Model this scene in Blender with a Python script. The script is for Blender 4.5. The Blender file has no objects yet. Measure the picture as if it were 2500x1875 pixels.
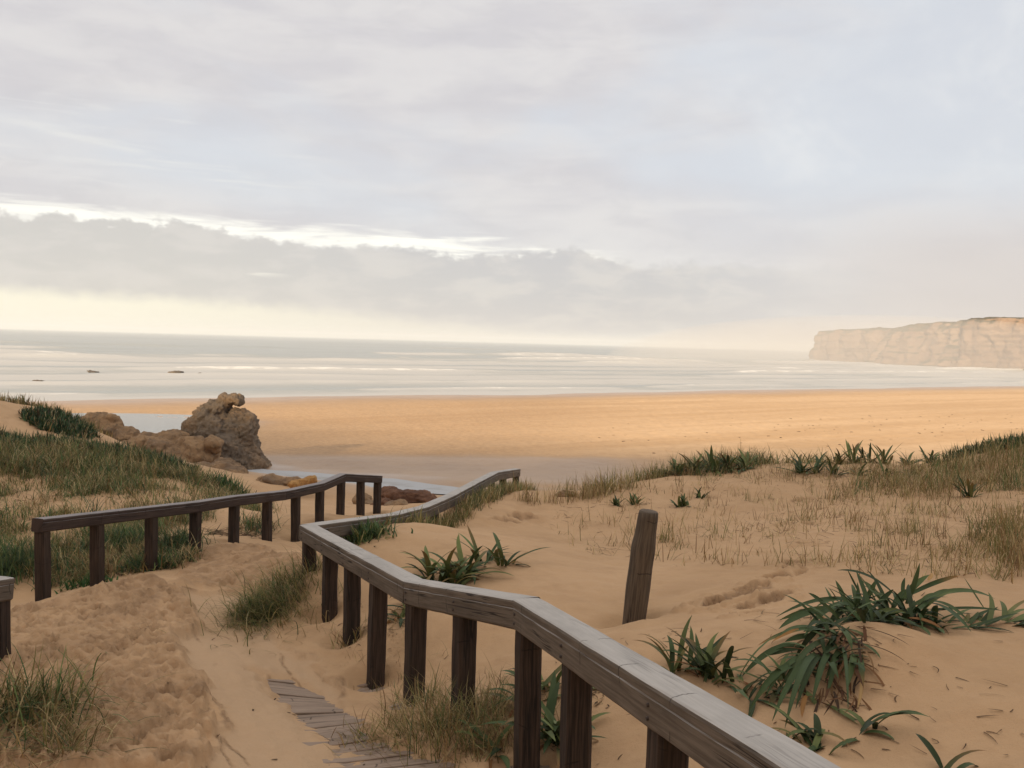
import bpy, bmesh, math, random
import numpy as np
from mathutils import Vector, Matrix

random.seed(7)
RNG = np.random.default_rng(7)
scene = bpy.context.scene
COL = scene.collection

# ------------------------------------------------------------------ camera
EYE = 5.6                       # eye height above the sea (z = 0)
F = 2165.0                      # focal length in pixels of the 2500 px wide photo
PITCH = math.radians(2.72)
ROLL = math.radians(1.57)
cam_data = bpy.data.cameras.new("camera")
cam_data.sensor_width = 36.0
cam_data.lens = 36.0 * F / 2500.0
cam_data.clip_start = 0.05
cam_data.clip_end = 20000
cam = bpy.data.objects.new("camera", cam_data)
COL.objects.link(cam)
ROT = Matrix.Rotation(math.pi / 2 - PITCH, 4, 'X') @ Matrix.Rotation(ROLL, 4, 'Z')
cam.matrix_world = Matrix.Translation((0, 0, EYE)) @ ROT
scene.camera = cam

# ------------------------------------------------------------------ node helpers
def sock(nt, v):
    return v


class NG:
    """Tiny expression helper for shader node trees."""
    def __init__(s, nt):
        s.nt = nt

    def node(s, t, **kw):
        n = s.nt.nodes.new(t)
        for k, v in kw.items():
            setattr(n, k, v)
        return n

    def put(s, inp, v):
        if isinstance(v, bpy.types.NodeSocket):
            s.nt.links.new(v, inp)
        else:
            if inp.type == 'RGBA' and len(v) == 3:
                v = (*v, 1)
            inp.default_value = v

    def m(s, op, a, b=None, c=None, clamp=False):
        n = s.node('ShaderNodeMath', operation=op, use_clamp=clamp)
        for i, v in enumerate((a, b, c)):
            if v is not None:
                s.put(n.inputs[i], v)
        return n.outputs[0]

    def sstep(s, lo, hi, x):
        n = s.node('ShaderNodeMapRange', interpolation_type='SMOOTHSTEP')
        s.put(n.inputs['Value'], x)
        s.put(n.inputs['From Min'], lo)
        s.put(n.inputs['From Max'], hi)
        return n.outputs[0]

    def mapr(s, x, a, b, c, d):
        n = s.node('ShaderNodeMapRange')
        for k, v in zip(('Value', 'From Min', 'From Max', 'To Min', 'To Max'), (x, a, b, c, d)):
            s.put(n.inputs[k], v)
        return n.outputs[0]

    def xyz(s, x, y, z):
        n = s.node('ShaderNodeCombineXYZ')
        for i, v in enumerate((x, y, z)):
            s.put(n.inputs[i], v)
        return n.outputs[0]

    def sep(s, v):
        n = s.node('ShaderNodeSeparateXYZ')
        s.put(n.inputs[0], v)
        return n.outputs

    def noise(s, vec, scale=1.0, detail=4.0, rough=0.55, dist=0.0):
        n = s.node('ShaderNodeTexNoise')
        if vec is not None:
            s.put(n.inputs['Vector'], vec)
        n.inputs['Scale'].default_value = scale
        n.inputs['Detail'].default_value = detail
        n.inputs['Roughness'].default_value = rough
        n.inputs['Distortion'].default_value = dist
        return n.outputs[0]

    def mix(s, f, a, b, blend='MIX'):
        n = s.node('ShaderNodeMix', data_type='RGBA', blend_type=blend)
        s.put(n.inputs[0], f)
        s.put(n.inputs[6], a)
        s.put(n.inputs[7], b)
        return n.outputs[2]

    def curve(s, x, pts):
        """piecewise linear function of x, by a colour ramp (values 0..1)"""
        x0, x1 = pts[0][0], pts[-1][0]
        t = s.mapr(x, x0, x1, 0.0, 1.0)
        n = s.node('ShaderNodeValToRGB')
        r = n.color_ramp
        r.interpolation = 'LINEAR'
        ys = [p[1] for p in pts]
        lo, hi = min(ys), max(ys)
        sp = (hi - lo) or 1
        while len(r.elements) < len(pts):
            r.elements.new(0.5)
        for e, p in zip(r.elements, pts):
            e.position = (p[0] - x0) / (x1 - x0)
        for e, p in zip(sorted(r.elements, key=lambda e: e.position), pts):
            v = (p[1] - lo) / sp
            e.color = (v, v, v, 1)
        s.put(n.inputs[0], t)
        return s.m('MULTIPLY_ADD', n.outputs[0], sp, lo)

    def attr(s, name):
        n = s.node('ShaderNodeAttribute')
        n.attribute_name = name
        return n

    def pos(s):
        return s.node('ShaderNodeNewGeometry').outputs['Position']

    def bump(s, h, strength=0.5, dist=0.02, normal=None):
        n = s.node('ShaderNodeBump')
        n.inputs['Strength'].default_value = strength
        n.inputs['Distance'].default_value = dist
        s.put(n.inputs['Height'], h)
        if normal is not None:
            s.put(n.inputs['Normal'], normal)
        return n.outputs[0]


# ------------------------------------------------------------------ world and sun
SUN_EL = math.radians(17.0)
SUN_AZ = math.radians(25.0)      # sun stands behind the camera, to the left
sun_dir = Vector((-math.sin(SUN_AZ) * math.cos(SUN_EL), -math.cos(SUN_AZ) * math.cos(SUN_EL), math.sin(SUN_EL)))
sd = bpy.data.lights.new("sun", 'SUN')
sd.energy = 5.0
sd.angle = math.radians(3.0)
sd.color = (1.0, 0.78, 0.50)
sun = bpy.data.objects.new("sun", sd)
sun.rotation_euler = sun_dir.to_track_quat('Z', 'Y').to_euler()
COL.objects.link(sun)

world = bpy.data.worlds.new("World")
scene.world = world
world.use_nodes = True
wt = world.node_tree
wt.nodes.clear()
g = NG(wt)
D = g.node('ShaderNodeTexCoord').outputs['Generated']
dx, dy, dz = g.sep(D)
az = g.m('MULTIPLY', g.m('ARCTAN2', dx, dy), 57.2958)
el = g.m('MULTIPLY', g.m('ARCSINE', dz), 57.2958)
sky = g.node('ShaderNodeTexSky', sky_type='NISHITA')
sky.sun_disc = False
sky.sun_elevation = SUN_EL
sky.sun_rotation = math.atan2(sun_dir.x, sun_dir.y)
bg_sky = g.node('ShaderNodeBackground')
g.put(bg_sky.inputs[0], sky.outputs[0])
bg_sky.inputs[1].default_value = 0.06
# broad soft cloud noise
cv = g.xyz(g.m('MULTIPLY', az, 0.045), g.m('MULTIPLY', el, 0.13), 3.7)
n_big = g.noise(cv, 1.0, 5, 0.5, 0.3)
n_mid = g.noise(g.xyz(g.m('MULTIPLY', az, 0.10), g.m('MULTIPLY', el, 0.42), 9.1), 1.0, 6, 0.55, 0.4)
n_lump = g.noise(g.xyz(g.m('MULTIPLY', az, 0.75), g.m('MULTIPLY', el, 1.1), 1.3), 1.0, 5, 0.58)
n_wisp = g.noise(g.xyz(g.m('MULTIPLY', az, 0.13), g.m('MULTIPLY', el, 1.3), 5.5), 1.0, 5, 0.55, 0.5)
warm = (0.785, 0.755, 0.745)
lilac = (0.70, 0.672, 0.685)
c_up = g.mix(g.sstep(0.36, 0.62, n_mid), lilac, warm)
mott = g.noise(g.xyz(g.m('MULTIPLY', az, 0.22), g.m('MULTIPLY', el, 0.5), 31.0), 1.0, 6, 0.6, 0.6)
c_up = g.mix(g.m('MULTIPLY', g.sstep(0.45, 0.7, mott), 0.30), c_up, (0.615, 0.59, 0.61))
c_up = g.mix(g.m('MULTIPLY', g.sstep(0.56, 0.72, n_big), 0.45), c_up, (0.84, 0.83, 0.825))
# bluish thin cloud: right and upper right, and a faint area left of centre at 9..11 degrees
azr = g.sstep(8.0, 32.0, az)
blue_f = g.m('MULTIPLY', g.sstep(0.42, 0.66, g.m('ADD', n_big, g.m('MULTIPLY', azr, 0.20))), g.sstep(4.0, 11.0, el))
c_up = g.mix(g.m('MULTIPLY', blue_f, 0.7), c_up, (0.69, 0.735, 0.80))
# whiter puffs at the upper right
puff = g.m('MULTIPLY', g.sstep(0.46, 0.68, g.noise(g.xyz(g.m('MULTIPLY', az, 0.11), g.m('MULTIPLY', el, 0.16), 21.0), 1.0, 5, 0.6, 0.5)), g.m('MULTIPLY', g.sstep(6.0, 18.0, az), g.sstep(7.0, 12.0, el)))
c_up = g.mix(g.m('MULTIPLY', puff, 0.6), c_up, (0.84, 0.845, 0.85))
# pinkish low right
pink = g.m('MULTIPLY', g.sstep(12.0, 27.0, az), g.m('SUBTRACT', 1.0, g.sstep(5.0, 10.0, el)))
c_up = g.mix(g.m('MULTIPLY', pink, 0.8), c_up, (0.68, 0.615, 0.595))
# faint bright gaps at the left, 8..13 degrees
gap = g.m('MULTIPLY', g.sstep(0.53, 0.72, n_wisp), g.m('SUBTRACT', 1.0, g.sstep(-18.0, -6.0, az)))
gap = g.m('MULTIPLY', gap, g.m('MULTIPLY', g.sstep(7.5, 9.0, el), g.m('SUBTRACT', 1.0, g.sstep(12.5, 14.5, el))))
c_up = g.mix(g.m('MULTIPLY', gap, 0.45), c_up, (0.90, 0.89, 0.84))
# low grey bank and the bright slot above its lumpy top
low = g.curve(az, [(-60, 6.0), (-30, 6.15), (-20.5, 6.5), (-17, 5.8), (-7, 5.6), (-2.5, 5.25), (0, 5.5), (4, 5.9), (7, 5.0), (30, 4.6)])
low = g.m('ADD', low, g.m('MULTIPLY', g.m('SUBTRACT', n_lump, 0.5), 2.0))
up = g.curve(az, [(-60, 7.0), (-30, 7.1), (-20.5, 7.25), (-14, 6.8), (-7, 6.8), (0, 6.5), (4, 6.35), (7, 5.6), (9, 4.6), (30, 4.0)])
up = g.m('ADD', up, g.m('MULTIPLY', g.m('SUBTRACT', n_wisp, 0.5), 2.6))
slot = g.m('MULTIPLY', g.sstep(-0.10, 0.30, g.m('SUBTRACT', el, low)), g.sstep(-0.15, 0.8, g.m('SUBTRACT', up, el)))
slot = g.m('MULTIPLY', slot, g.m('SUBTRACT', 1.0, g.sstep(3.0, 9.0, az)))
slot = g.m('MULTIPLY', slot, g.mapr(g.sstep(0.38, 0.62, n_wisp), 0, 1, 0.12, 1.0))
c_bank = g.mix(g.sstep(-25.0, 5.0, az), (0.66, 0.63, 0.60), (0.60, 0.580, 0.590))
c_bank = g.mix(g.m('MULTIPLY', g.sstep(0.42, 0.66, g.noise(g.xyz(g.m('MULTIPLY', az, 0.28), g.m('MULTIPLY', el, 0.75), 12.0), 1.0, 6, 0.6, 0.3)), 0.6), c_bank, (0.76, 0.715, 0.675))
in_bank = g.m('MULTIPLY', g.m('SUBTRACT', 1.0, g.sstep(-0.1, 0.5, g.m('SUBTRACT', el, low))), g.m('SUBTRACT', 1.0, g.sstep(8.0, 26.0, az)))
c = g.mix(in_bank, c_up, c_bank)
# clear yellow strip along the horizon at the left
strip_top = g.curve(az, [(-60, 2.4), (-30, 2.2), (-20, 2.1), (-10, 1.6), (0, 0.8), (8, 0.1), (30, -0.5)])
strip_top = g.m('ADD', strip_top, g.m('MULTIPLY', g.m('SUBTRACT', n_lump, 0.5), 1.0))
strip = g.m('SUBTRACT', 1.0, g.sstep(-0.6, 0.45, g.m('SUBTRACT', el, strip_top)))
c_strip = g.mix(g.sstep(-28.0, 6.0, az), (1.03, 0.97, 0.78), (0.76, 0.71, 0.655))
c = g.mix(strip, c, c_strip)
wg = g.m('MULTIPLY', g.sstep(0.55, 0.68, n_wisp), g.m('MULTIPLY', g.sstep(-24.0, -20.0, az), g.m('SUBTRACT', 1.0, g.sstep(-17.0, -13.0, az))))
wg = g.m('MULTIPLY', wg, g.m('MULTIPLY', g.sstep(3.4, 4.0, el), g.m('SUBTRACT', 1.0, g.sstep(5.0, 5.6, el))))
c = g.mix(g.m('MULTIPLY', wg, 0.8), c, (1.05, 1.0, 0.88))
c = g.mix(slot, c, (1.14, 1.11, 1.01))
# the unseen overcast overhead is brighter than the rim, as overcast skies are
ov = g.sstep(24.0, 60.0, el)
c = g.mix(ov, c, (1.02, 0.94, 0.87))
bg_cl = g.node('ShaderNodeBackground')
g.put(bg_cl.inputs[0], c)
bg_cl.inputs[1].default_value = 0.61
mixs = g.node('ShaderNodeMixShader')
mixs.inputs[0].default_value = 0.90          # cloud cover
wt.links.new(bg_sky.outputs[0], mixs.inputs[1])
wt.links.new(bg_cl.outputs[0], mixs.inputs[2])
wout = g.node('ShaderNodeOutputWorld')
wt.links.new(mixs.outputs[0], wout.inputs[0])

scene.view_settings.view_transform = 'Standard'
scene.view_settings.look = 'None'
scene.view_settings.exposure = 0.75
scene.view_settings.gamma = 1.0
scene.view_settings.use_curve_mapping = False
scene.cycles.max_bounces = 6
scene.cycles.diffuse_bounces = 3
scene.cycles.glossy_bounces = 3
scene.cycles.volume_bounces = 1
scene.cycles.use_denoising = True

# ------------------------------------------------------------------ geometry helpers
ROT3 = np.array(ROT.to_3x3())


def P(px, py, d):
    """world point seen at photo pixel (px, py), at forward distance d metres"""
    v = ROT3 @ np.array([(px - 1250) / F, -(py - 937.5) / F, -1.0])
    v = v / v[1] * d
    return np.array([v[0], v[1], v[2] + EYE])


def new_obj(name, me, mat=None, parent=None):
    o = bpy.data.objects.new(name, me)
    COL.objects.link(o)
    if mat is not None:
        me.materials.append(mat)
    if parent is not None:
        o.parent = parent
        o.matrix_parent_inverse = parent.matrix_basis.inverted()
    return o


def tag(o, label=None, cat=None, group=None, kind=None):
    if label: o['label'] = label
    if cat: o['category'] = cat
    if group: o['group'] = group
    if kind: o['kind'] = kind
    return o


def empty(name, loc):
    o = bpy.data.objects.new(name, None)
    o.location = loc
    o.empty_display_size = 0.1
    COL.objects.link(o)
    return o


def mesh_np(name, V, Q, smooth=True, attrs=None, colors=None, uv=None):
    """mesh from an (N,3) array and an (M,4) or (M,3) face array"""
    me = bpy.data.meshes.new(name)
    V = np.asarray(V, np.float32); Q = np.asarray(Q, np.int32)
    k = Q.shape[1]
    me.vertices.add(len(V))
    me.vertices.foreach_set("co", V.ravel())
    me.loops.add(Q.size)
    me.loops.foreach_set("vertex_index", Q.ravel())
    me.polygons.add(len(Q))
    me.polygons.foreach_set("loop_start", np.arange(0, Q.size, k, dtype=np.int32))
    me.polygons.foreach_set("use_smooth", np.full(len(Q), smooth, bool))
    me.update(calc_edges=True)
    for nm, a in (attrs or {}).items():
        at = me.attributes.new(nm, 'FLOAT', 'POINT')
        at.data.foreach_set("value", np.asarray(a, np.float32))
    if colors is not None:
        at = me.attributes.new("tint", 'FLOAT_COLOR', 'POINT')
        cc = np.ones((len(V), 4), np.float32); cc[:, :3] = colors
        at.data.foreach_set("color", cc.ravel())
    if uv is not None:
        l = me.uv_layers.new(name="UVMap")
        l.data.foreach_set("uv", np.asarray(uv, np.float32)[Q.ravel()].ravel())
    me.validate()
    return me


def grid_faces(nr, nc, wrap=False):
    r = np.arange(nr - 1)[:, None]
    cN = nc if wrap else nc - 1
    cidx = np.arange(cN)[None, :]
    a = r * nc + cidx
    b = r * nc + (cidx + 1) % nc
    return np.stack([a, b, b + nc, a + nc], -1).reshape(-1, 4)


# numpy gradient noise
_perm = RNG.permutation(256)
_perm = np.concatenate([_perm, _perm, _perm])
_g3 = RNG.normal(size=(256, 3)); _g3 /= np.linalg.norm(_g3, axis=1)[:, None]


def perlin3(x, y, z):
    xi, yi, zi = np.floor(x).astype(int), np.floor(y).astype(int), np.floor(z).astype(int)
    xf, yf, zf = x - xi, y - yi, z - zi
    u, v, w = [t * t * t * (t * (t * 6 - 15) + 10) for t in (xf, yf, zf)]
    out = 0
    for i in (0, 1):
        for j in (0, 1):
            for k in (0, 1):
                h = _perm[_perm[_perm[(xi + i) & 255] + ((yi + j) & 255)] + ((zi + k) & 255)]
                gr = _g3[h]
                dd = gr[..., 0] * (xf - i) + gr[..., 1] * (yf - j) + gr[..., 2] * (zf - k)
                out = out + dd * (u if i else 1 - u) * (v if j else 1 - v) * (w if k else 1 - w)
    return out * 1.6


def fbm2(x, y, seed=0.0, octv=4, gain=0.5):
    s, a, f = 0, 1.0, 1.0
    for o in range(octv):
        s = s + a * perlin3(x * f + 17.3 * o, y * f - 9.1 * o, np.full_like(x, seed + 0.37 + 1.7 * o))
        a *= gain; f *= 2.03
    return s


def fbm3(x, y, z, octv=4, gain=0.5):
    s, a, f = 0, 1.0, 1.0
    for o in range(octv):
        s = s + a * perlin3(x * f + 3.3 * o, y * f + 7.7 * o, z * f - 5.1 * o)
        a *= gain; f *= 2.07
    return s


def smooth(lo, hi, x):
    t = np.clip((x - lo) / (hi - lo), 0, 1)
    return t * t * (3 - 2 * t)


def sd_poly(x, y, poly):
    """signed distance to a polygon, negative inside"""
    poly = np.asarray(poly, float)
    d2 = np.full(x.shape, 1e18)
    inside = np.zeros(x.shape, bool)
    n = len(poly)
    for i in range(n):
        ax, ay = poly[i]; bx, by = poly[(i + 1) % n]
        ex, ey = bx - ax, by - ay
        t = np.clip(((x - ax) * ex + (y - ay) * ey) / (ex * ex + ey * ey + 1e-12), 0, 1)
        d2 = np.minimum(d2, (x - ax - t * ex) ** 2 + (y - ay - t * ey) ** 2)
        cnd = ((ay > y) != (by > y))
        xs = ax + (y - ay) * ex / (ey if abs(ey) > 1e-12 else 1e-12)
        inside ^= cnd & (x < xs)
    d = np.sqrt(d2)
    return np.where(inside, -d, d)


def sd_line(x, y, pts):
    d2 = np.full(x.shape, 1e18)
    for (ax, ay), (bx, by) in zip(pts[:-1], pts[1:]):
        ex, ey = bx - ax, by - ay
        t = np.clip(((x - ax) * ex + (y - ay) * ey) / (ex * ex + ey * ey), 0, 1)
        d2 = np.minimum(d2, (x - ax - t * ex) ** 2 + (y - ay - t * ey) ** 2)
    return np.sqrt(d2)


# ------------------------------------------------------------------ the lie of the land
CTRL_PX = [  # (photo x, photo y, forward distance)
    (1000, 1870, 4.9), (700, 1760, 5.64), (600, 1600, 7.04), (520, 1480, 8.4), (560, 1430, 9.33), (700, 1420, 9.2),
    (620, 1380, 10.6), (640, 1330, 13.0), (300, 1750, 5.4), (560, 1875, 4.8), (0, 1875, 4.7), (200, 1600, 6.6), (0, 1650, 6.2),
    (0, 1520, 7.9), (88, 1482, 8.7), (230, 1442, 8.9), (340, 1417, 9.0), (440, 1440, 8.8),
    (45, 1462, 10.2), (180, 1405, 10.9), (330, 1385, 11.2), (450, 1360, 11.5),
    (478, 1338, 11.9), (572, 1327, 12.5), (652, 1327, 13.3), (722, 1315, 14.1), (781, 1272, 14.9), (834, 1263, 15.7), (920, 1253, 17.0),
    (0, 1300, 12.5), (200, 1250, 14.0), (400, 1210, 15.5), (0, 1200, 15.5), (0, 1150, 17.0), (180, 1120, 18.5), (0, 1082, 20.0), (150, 1085, 20.5), (400, 1133, 20.0),
    (0, 978, 24.0), (100, 1000, 24.0), (170, 1030, 25.0), (245, 1070, 26.0), (310, 1092, 27.0),
    (450, 1170, 18.0), (560, 1190, 18.5), (600, 1215, 19.0), (640, 1222, 24.0), (760, 1222, 22.5), (850, 1228, 22.0), (800, 1245, 20.0), (700, 1275, 17.5),
    (1000, 1230, 23.0),
    (920, 1665, 6.9), (1015, 1702, 6.15), (1137, 1735, 5.5), (1294, 1880, 4.8), (857, 1556, 7.55), (797, 1502, 8.2), (748, 1400, 8.9),
    (1262, 1205, 18.9), (1350, 1216, 17.6), (1500, 1190, 16.5), (1600, 1172, 16.3), (1740, 1161, 16.5), (1750, 1135, 18.2), (2000, 1133, 18.2), (2200, 1138, 17.0),
    (2400, 1102, 17.0), (2500, 1098, 16.0), (2275, 1148, 17.0), (2335, 1122, 17.0), (2230, 1150, 17.2), (2130, 1128, 17.8), (1900, 1170, 15.6), (2150, 1165, 15.0), (2400, 1180, 14.0),
    (1300, 1280, 13.0), (1500, 1350, 10.5), (1700, 1350, 10.0), (2000, 1300, 10.5), (2300, 1300, 10.0), (2480, 1400, 7.5), (1545, 1508, 7.2),
    (2000, 1700, 4.7), (2100, 1500, 5.75), (2300, 1550, 5.3), (2500, 1700, 4.4), (2300, 1870, 3.9), (1900, 1870, 4.0), (1700, 1600, 5.4), (1600, 1430, 8.2), (1900, 1420, 7.6),
    (1300, 1500, 7.5), (1400, 1600, 6.0), (1200, 1640, 6.2), (1100, 1300, 11.5), (870, 1310, 9.7), (1100, 1440, 8.3), (950, 1540, 7.4),
    (960, 1282, 10.9), (1090, 1240, 13.2), (1160, 1215, 15.2), (1210, 1205, 17.0),
]
C = [tuple(P(*c)) for c in CTRL_PX]
C += [  # further points given directly (x, y, z)
    (0, 0, 4.0), (-3, 0, 3.8), (3, 0, 4.25), (-8, 0, 3.7), (8, 0, 4.4), (0, 2.3, 3.75), (-3, 3, 3.35), (3.5, 2.0, 4.0), (0, -5, 4.6), (-8, -6, 4.5), (9, -6, 5.0),
    (-7.5, 5, 3.3), (-9, 9, 2.8), (-13, 12, 3.2), (-14, 20, 3.6), (-20, 22, 3.8), (-22, 8, 3.6), (-22, 30, 1.6),
    (8, 8, 3.75), (14, 10, 4.0), (13, 16, 4.2), (22, 14, 4.4), (22, 20, 3.6),
    (0.3, 21, 1.9), (4, 20.5, 1.9), (9, 21.5, 2.2), (14, 22, 2.4), (0, 25, 1.15), (6, 26, 1.2), (14, 27, 1.3), (24, 28, 1.5),
    (-2.5, 19, 1.9), (-3, 26, 0.95), (-6, 27, 1.0), (-8, 30, 0.9), (-2, 31, 0.85), (5, 32, 0.9), (-15, 33, 0.7), (15, 34, 0.95), (-22, 38, 0.6),
    (-1.7, 13, 2.55), (-1.2, 16, 2.3),
]
C = np.array(C)


def _tps_k(r2):
    return np.where(r2 > 1e-12, r2 * np.log(np.maximum(r2, 1e-12)) * 0.5, 0.0)


def _tps_fit(C, lam=0.02):
    n = len(C)
    d2 = ((C[:, None, :2] - C[None, :, :2]) ** 2).sum(-1)
    A = np.zeros((n + 3, n + 3))
    A[:n, :n] = _tps_k(d2) + lam * np.eye(n)
    A[:n, n:] = np.c_[np.ones(n), C[:, :2]]
    A[n:, :n] = A[:n, n:].T
    return np.linalg.solve(A, np.r_[C[:, 2], 0, 0, 0])


TPS = _tps_fit(C)


def tps(x, y):
    x = np.asarray(x, float); sh = x.shape
    x = x.ravel(); y = np.asarray(y, float).ravel()
    out = TPS[-3] + TPS[-2] * x + TPS[-1] * y
    for i in range(len(C)):
        out += TPS[i] * _tps_k((x - C[i, 0]) ** 2 + (y - C[i, 1]) ** 2)
    return out.reshape(sh)


def shore(x, y):
    """distance from the water's edge, positive on land"""
    return (95.0 + 0.73 * x - y) / 1.238


POOL_C, POOL_R, POOL_A, POOL_Z = (-25.0, 48.5), (8.5, 6.0), 0.45, 0.34
STREAM = [(-30, 37.5), (-16, 34.5), (-8.6, 31.2), (-5.2, 29.9), (-2.6, 28.2), (0.5, 26.3), (4, 25.5)]
STREAM_HALF = [1.2, 1.2, 1.0, 1.0, 0.8, 0.4, 0.2]


def pool_d(x, y):
    ca, sa = math.cos(POOL_A), math.sin(POOL_A)
    u = ((x - POOL_C[0]) * ca + (y - POOL_C[1]) * sa) / POOL_R[0]
    v = (-(x - POOL_C[0]) * sa + (y - POOL_C[1]) * ca) / POOL_R[1]
    return np.sqrt(u * u + v * v) + 0.12 * fbm2(x * 0.16, y * 0.16, 2.0, 3)


def land(x, y):
    """smooth height of the ground: dunes, beach, sea bed, unseen hill behind shaped for its shade"""
    x = np.asarray(x, float); y = np.asarray(y, float)
    s = shore(x, y)
    beach = np.where(s > 0, 0.0167 * s, 0.03 * s)
    beach = np.maximum(beach, -3.0)
    beach = np.minimum(beach, 1.1 + 0.002 * s)
    beach = beach + 0.05 * fbm2(x * 0.05, y * 0.05, 1.0, 3)
    near = tps(np.clip(x, -24, 26), np.clip(y, -8, 36))
    side = 1 - smooth(26, 40, x) * smooth(10, 25, y)
    w = smooth(28.5, 34.5, y + 1.5 * fbm2(x * 0.1, y * 0.1, 4.0, 2))
    z = near * (1 - w) + beach * w
    hill = 23.0 * smooth(-4, -42, y) * (1 - 0.8 * smooth(-70, -160, y)) * (1 + 0.10 * fbm2(x * 0.03, y * 0.03, 8.0, 3)) * (1 + 0.13 * (1 - smooth(-60, -28, x)))  # unseen hill behind the camera, shaped to shade the dunes and sea stack
    return z + hill


def G(px, py, d0=2.0, d1=60.0):
    """ground point seen at a photo pixel"""
    d = np.geomspace(d0, d1, 900)
    v = ROT3 @ np.array([(px - 1250) / F, -(py - 937.5) / F, -1.0]); v = v / v[1]
    z = land(v[0] * d, d)
    h = v[2] * d + EYE - z
    k = np.argmax(h <= 0) if (h <= 0).any() else len(d) - 1
    if k > 0:
        t = h[k - 1] / (h[k - 1] - h[k] + 1e-12)
        dd = d[k - 1] + (d[k] - d[k - 1]) * min(max(t, 0), 1)
    else:
        dd = d[0]
    return np.array([v[0] * dd, dd, land(np.array([v[0] * dd]), np.array([dd]))[0]])


def poly_xy(pts):
    return np.array([G(*p)[:2] for p in pts])


MOUND = poly_xy([(-80, 1510), (0, 1508), (120, 1488), (230, 1452), (340, 1428), (440, 1445), (478, 1500), (488, 1526), (420, 1560), (452, 1650),
                 (552, 1745), (520, 1800), (470, 1900), (-80, 1900)])
LUMPS = poly_xy([(420, 1435), (520, 1442), (640, 1436), (760, 1425), (760, 1350), (640, 1338), (520, 1340), (440, 1370)])
WALK = poly_xy([(620, 1628), (700, 1645), (780, 1690), (840, 1730), (900, 1785), (975, 1815), (1110, 1845), (1200, 1915), (740, 1915), (770, 1880), (850, 1848),
                (850, 1822), (800, 1808), (755, 1770), (715, 1730), (675, 1690)])
CHANNEL = poly_xy([(440, 1445), (640, 1440), (740, 1430), (610, 1500), (650, 1530), (730, 1600), (800, 1680), (900, 1800), (1080, 1880), (500, 1900), (545, 1745), (455, 1650), (420, 1560), (490, 1526)])
POST_BASE = G(1552, 1507)
HUMMOCK = G(2110, 1590)

SCOUR = [tuple(P(px_, 1500, d_)[:2]) for px_, d_ in [(750, 8.93), (797, 8.2), (857, 7.55), (920, 6.9), (1015, 6.15), (1137, 5.5), (1294, 4.8), (1452, 4.1), (1690, 3.2),
         (92, 9.3), (237, 10.1), (478, 11.75), (572, 12.5), (652, 13.3), (722, 14.1), (781, 14.9), (834, 15.7), (877, 16.4), (920, 17.0)]]
_fr = np.random.default_rng(3)


def _prints_in(poly, n, rmin, rmax):
    lo, hi = poly.min(0), poly.max(0)
    out = []
    while len(out) < n:
        q = lo + (hi - lo) * _fr.random((n * 2, 2))
        q = q[sd_poly(q[:, 0], q[:, 1], poly) < -0.05]
        out += [tuple(v) for v in q]
    return [(x, y, _fr.uniform(rmin, rmax), _fr.uniform(0, math.pi), _fr.uniform(0.5, 1.0)) for x, y in out[:n]]


PRINTS = _prints_in(MOUND, 1100, 0.03, 0.085) + _prints_in(LUMPS, 260, 0.05, 0.13)
TRACKS = []
for (px, py, ln, an) in [(1800, 1455, 0.36, 0.75), (1770, 1470, 0.30, 0.75), (1745, 1482, 0.16, 0.7), (1840, 1437, 0.14, 0.75), (1865, 1470, 0.22, 0.4), (1905, 1455, 0.14, 0.6), (1830, 1495, 0.12, 0.3), (1900, 1410, 0.26, 0.8), (1940, 1380, 0.26, 0.9), (1925, 1395, 0.10, 0.8), (1960, 1325, 0.12, 0.2), (1975, 1280, 0.14, 0.1),
                         (1905, 1280, 0.14, 0.2), (1940, 1245, 0.12, 0.1), (2010, 1240, 0.10, 0.3), (1960, 1215, 0.14, 0.1), (1230, 1275, 0.2, 0.5), (1270, 1262, 0.2, 0.5)]:
    q = G(px, py)
    TRACKS.append((q[0], q[1], ln, an, 1.0))


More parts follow.
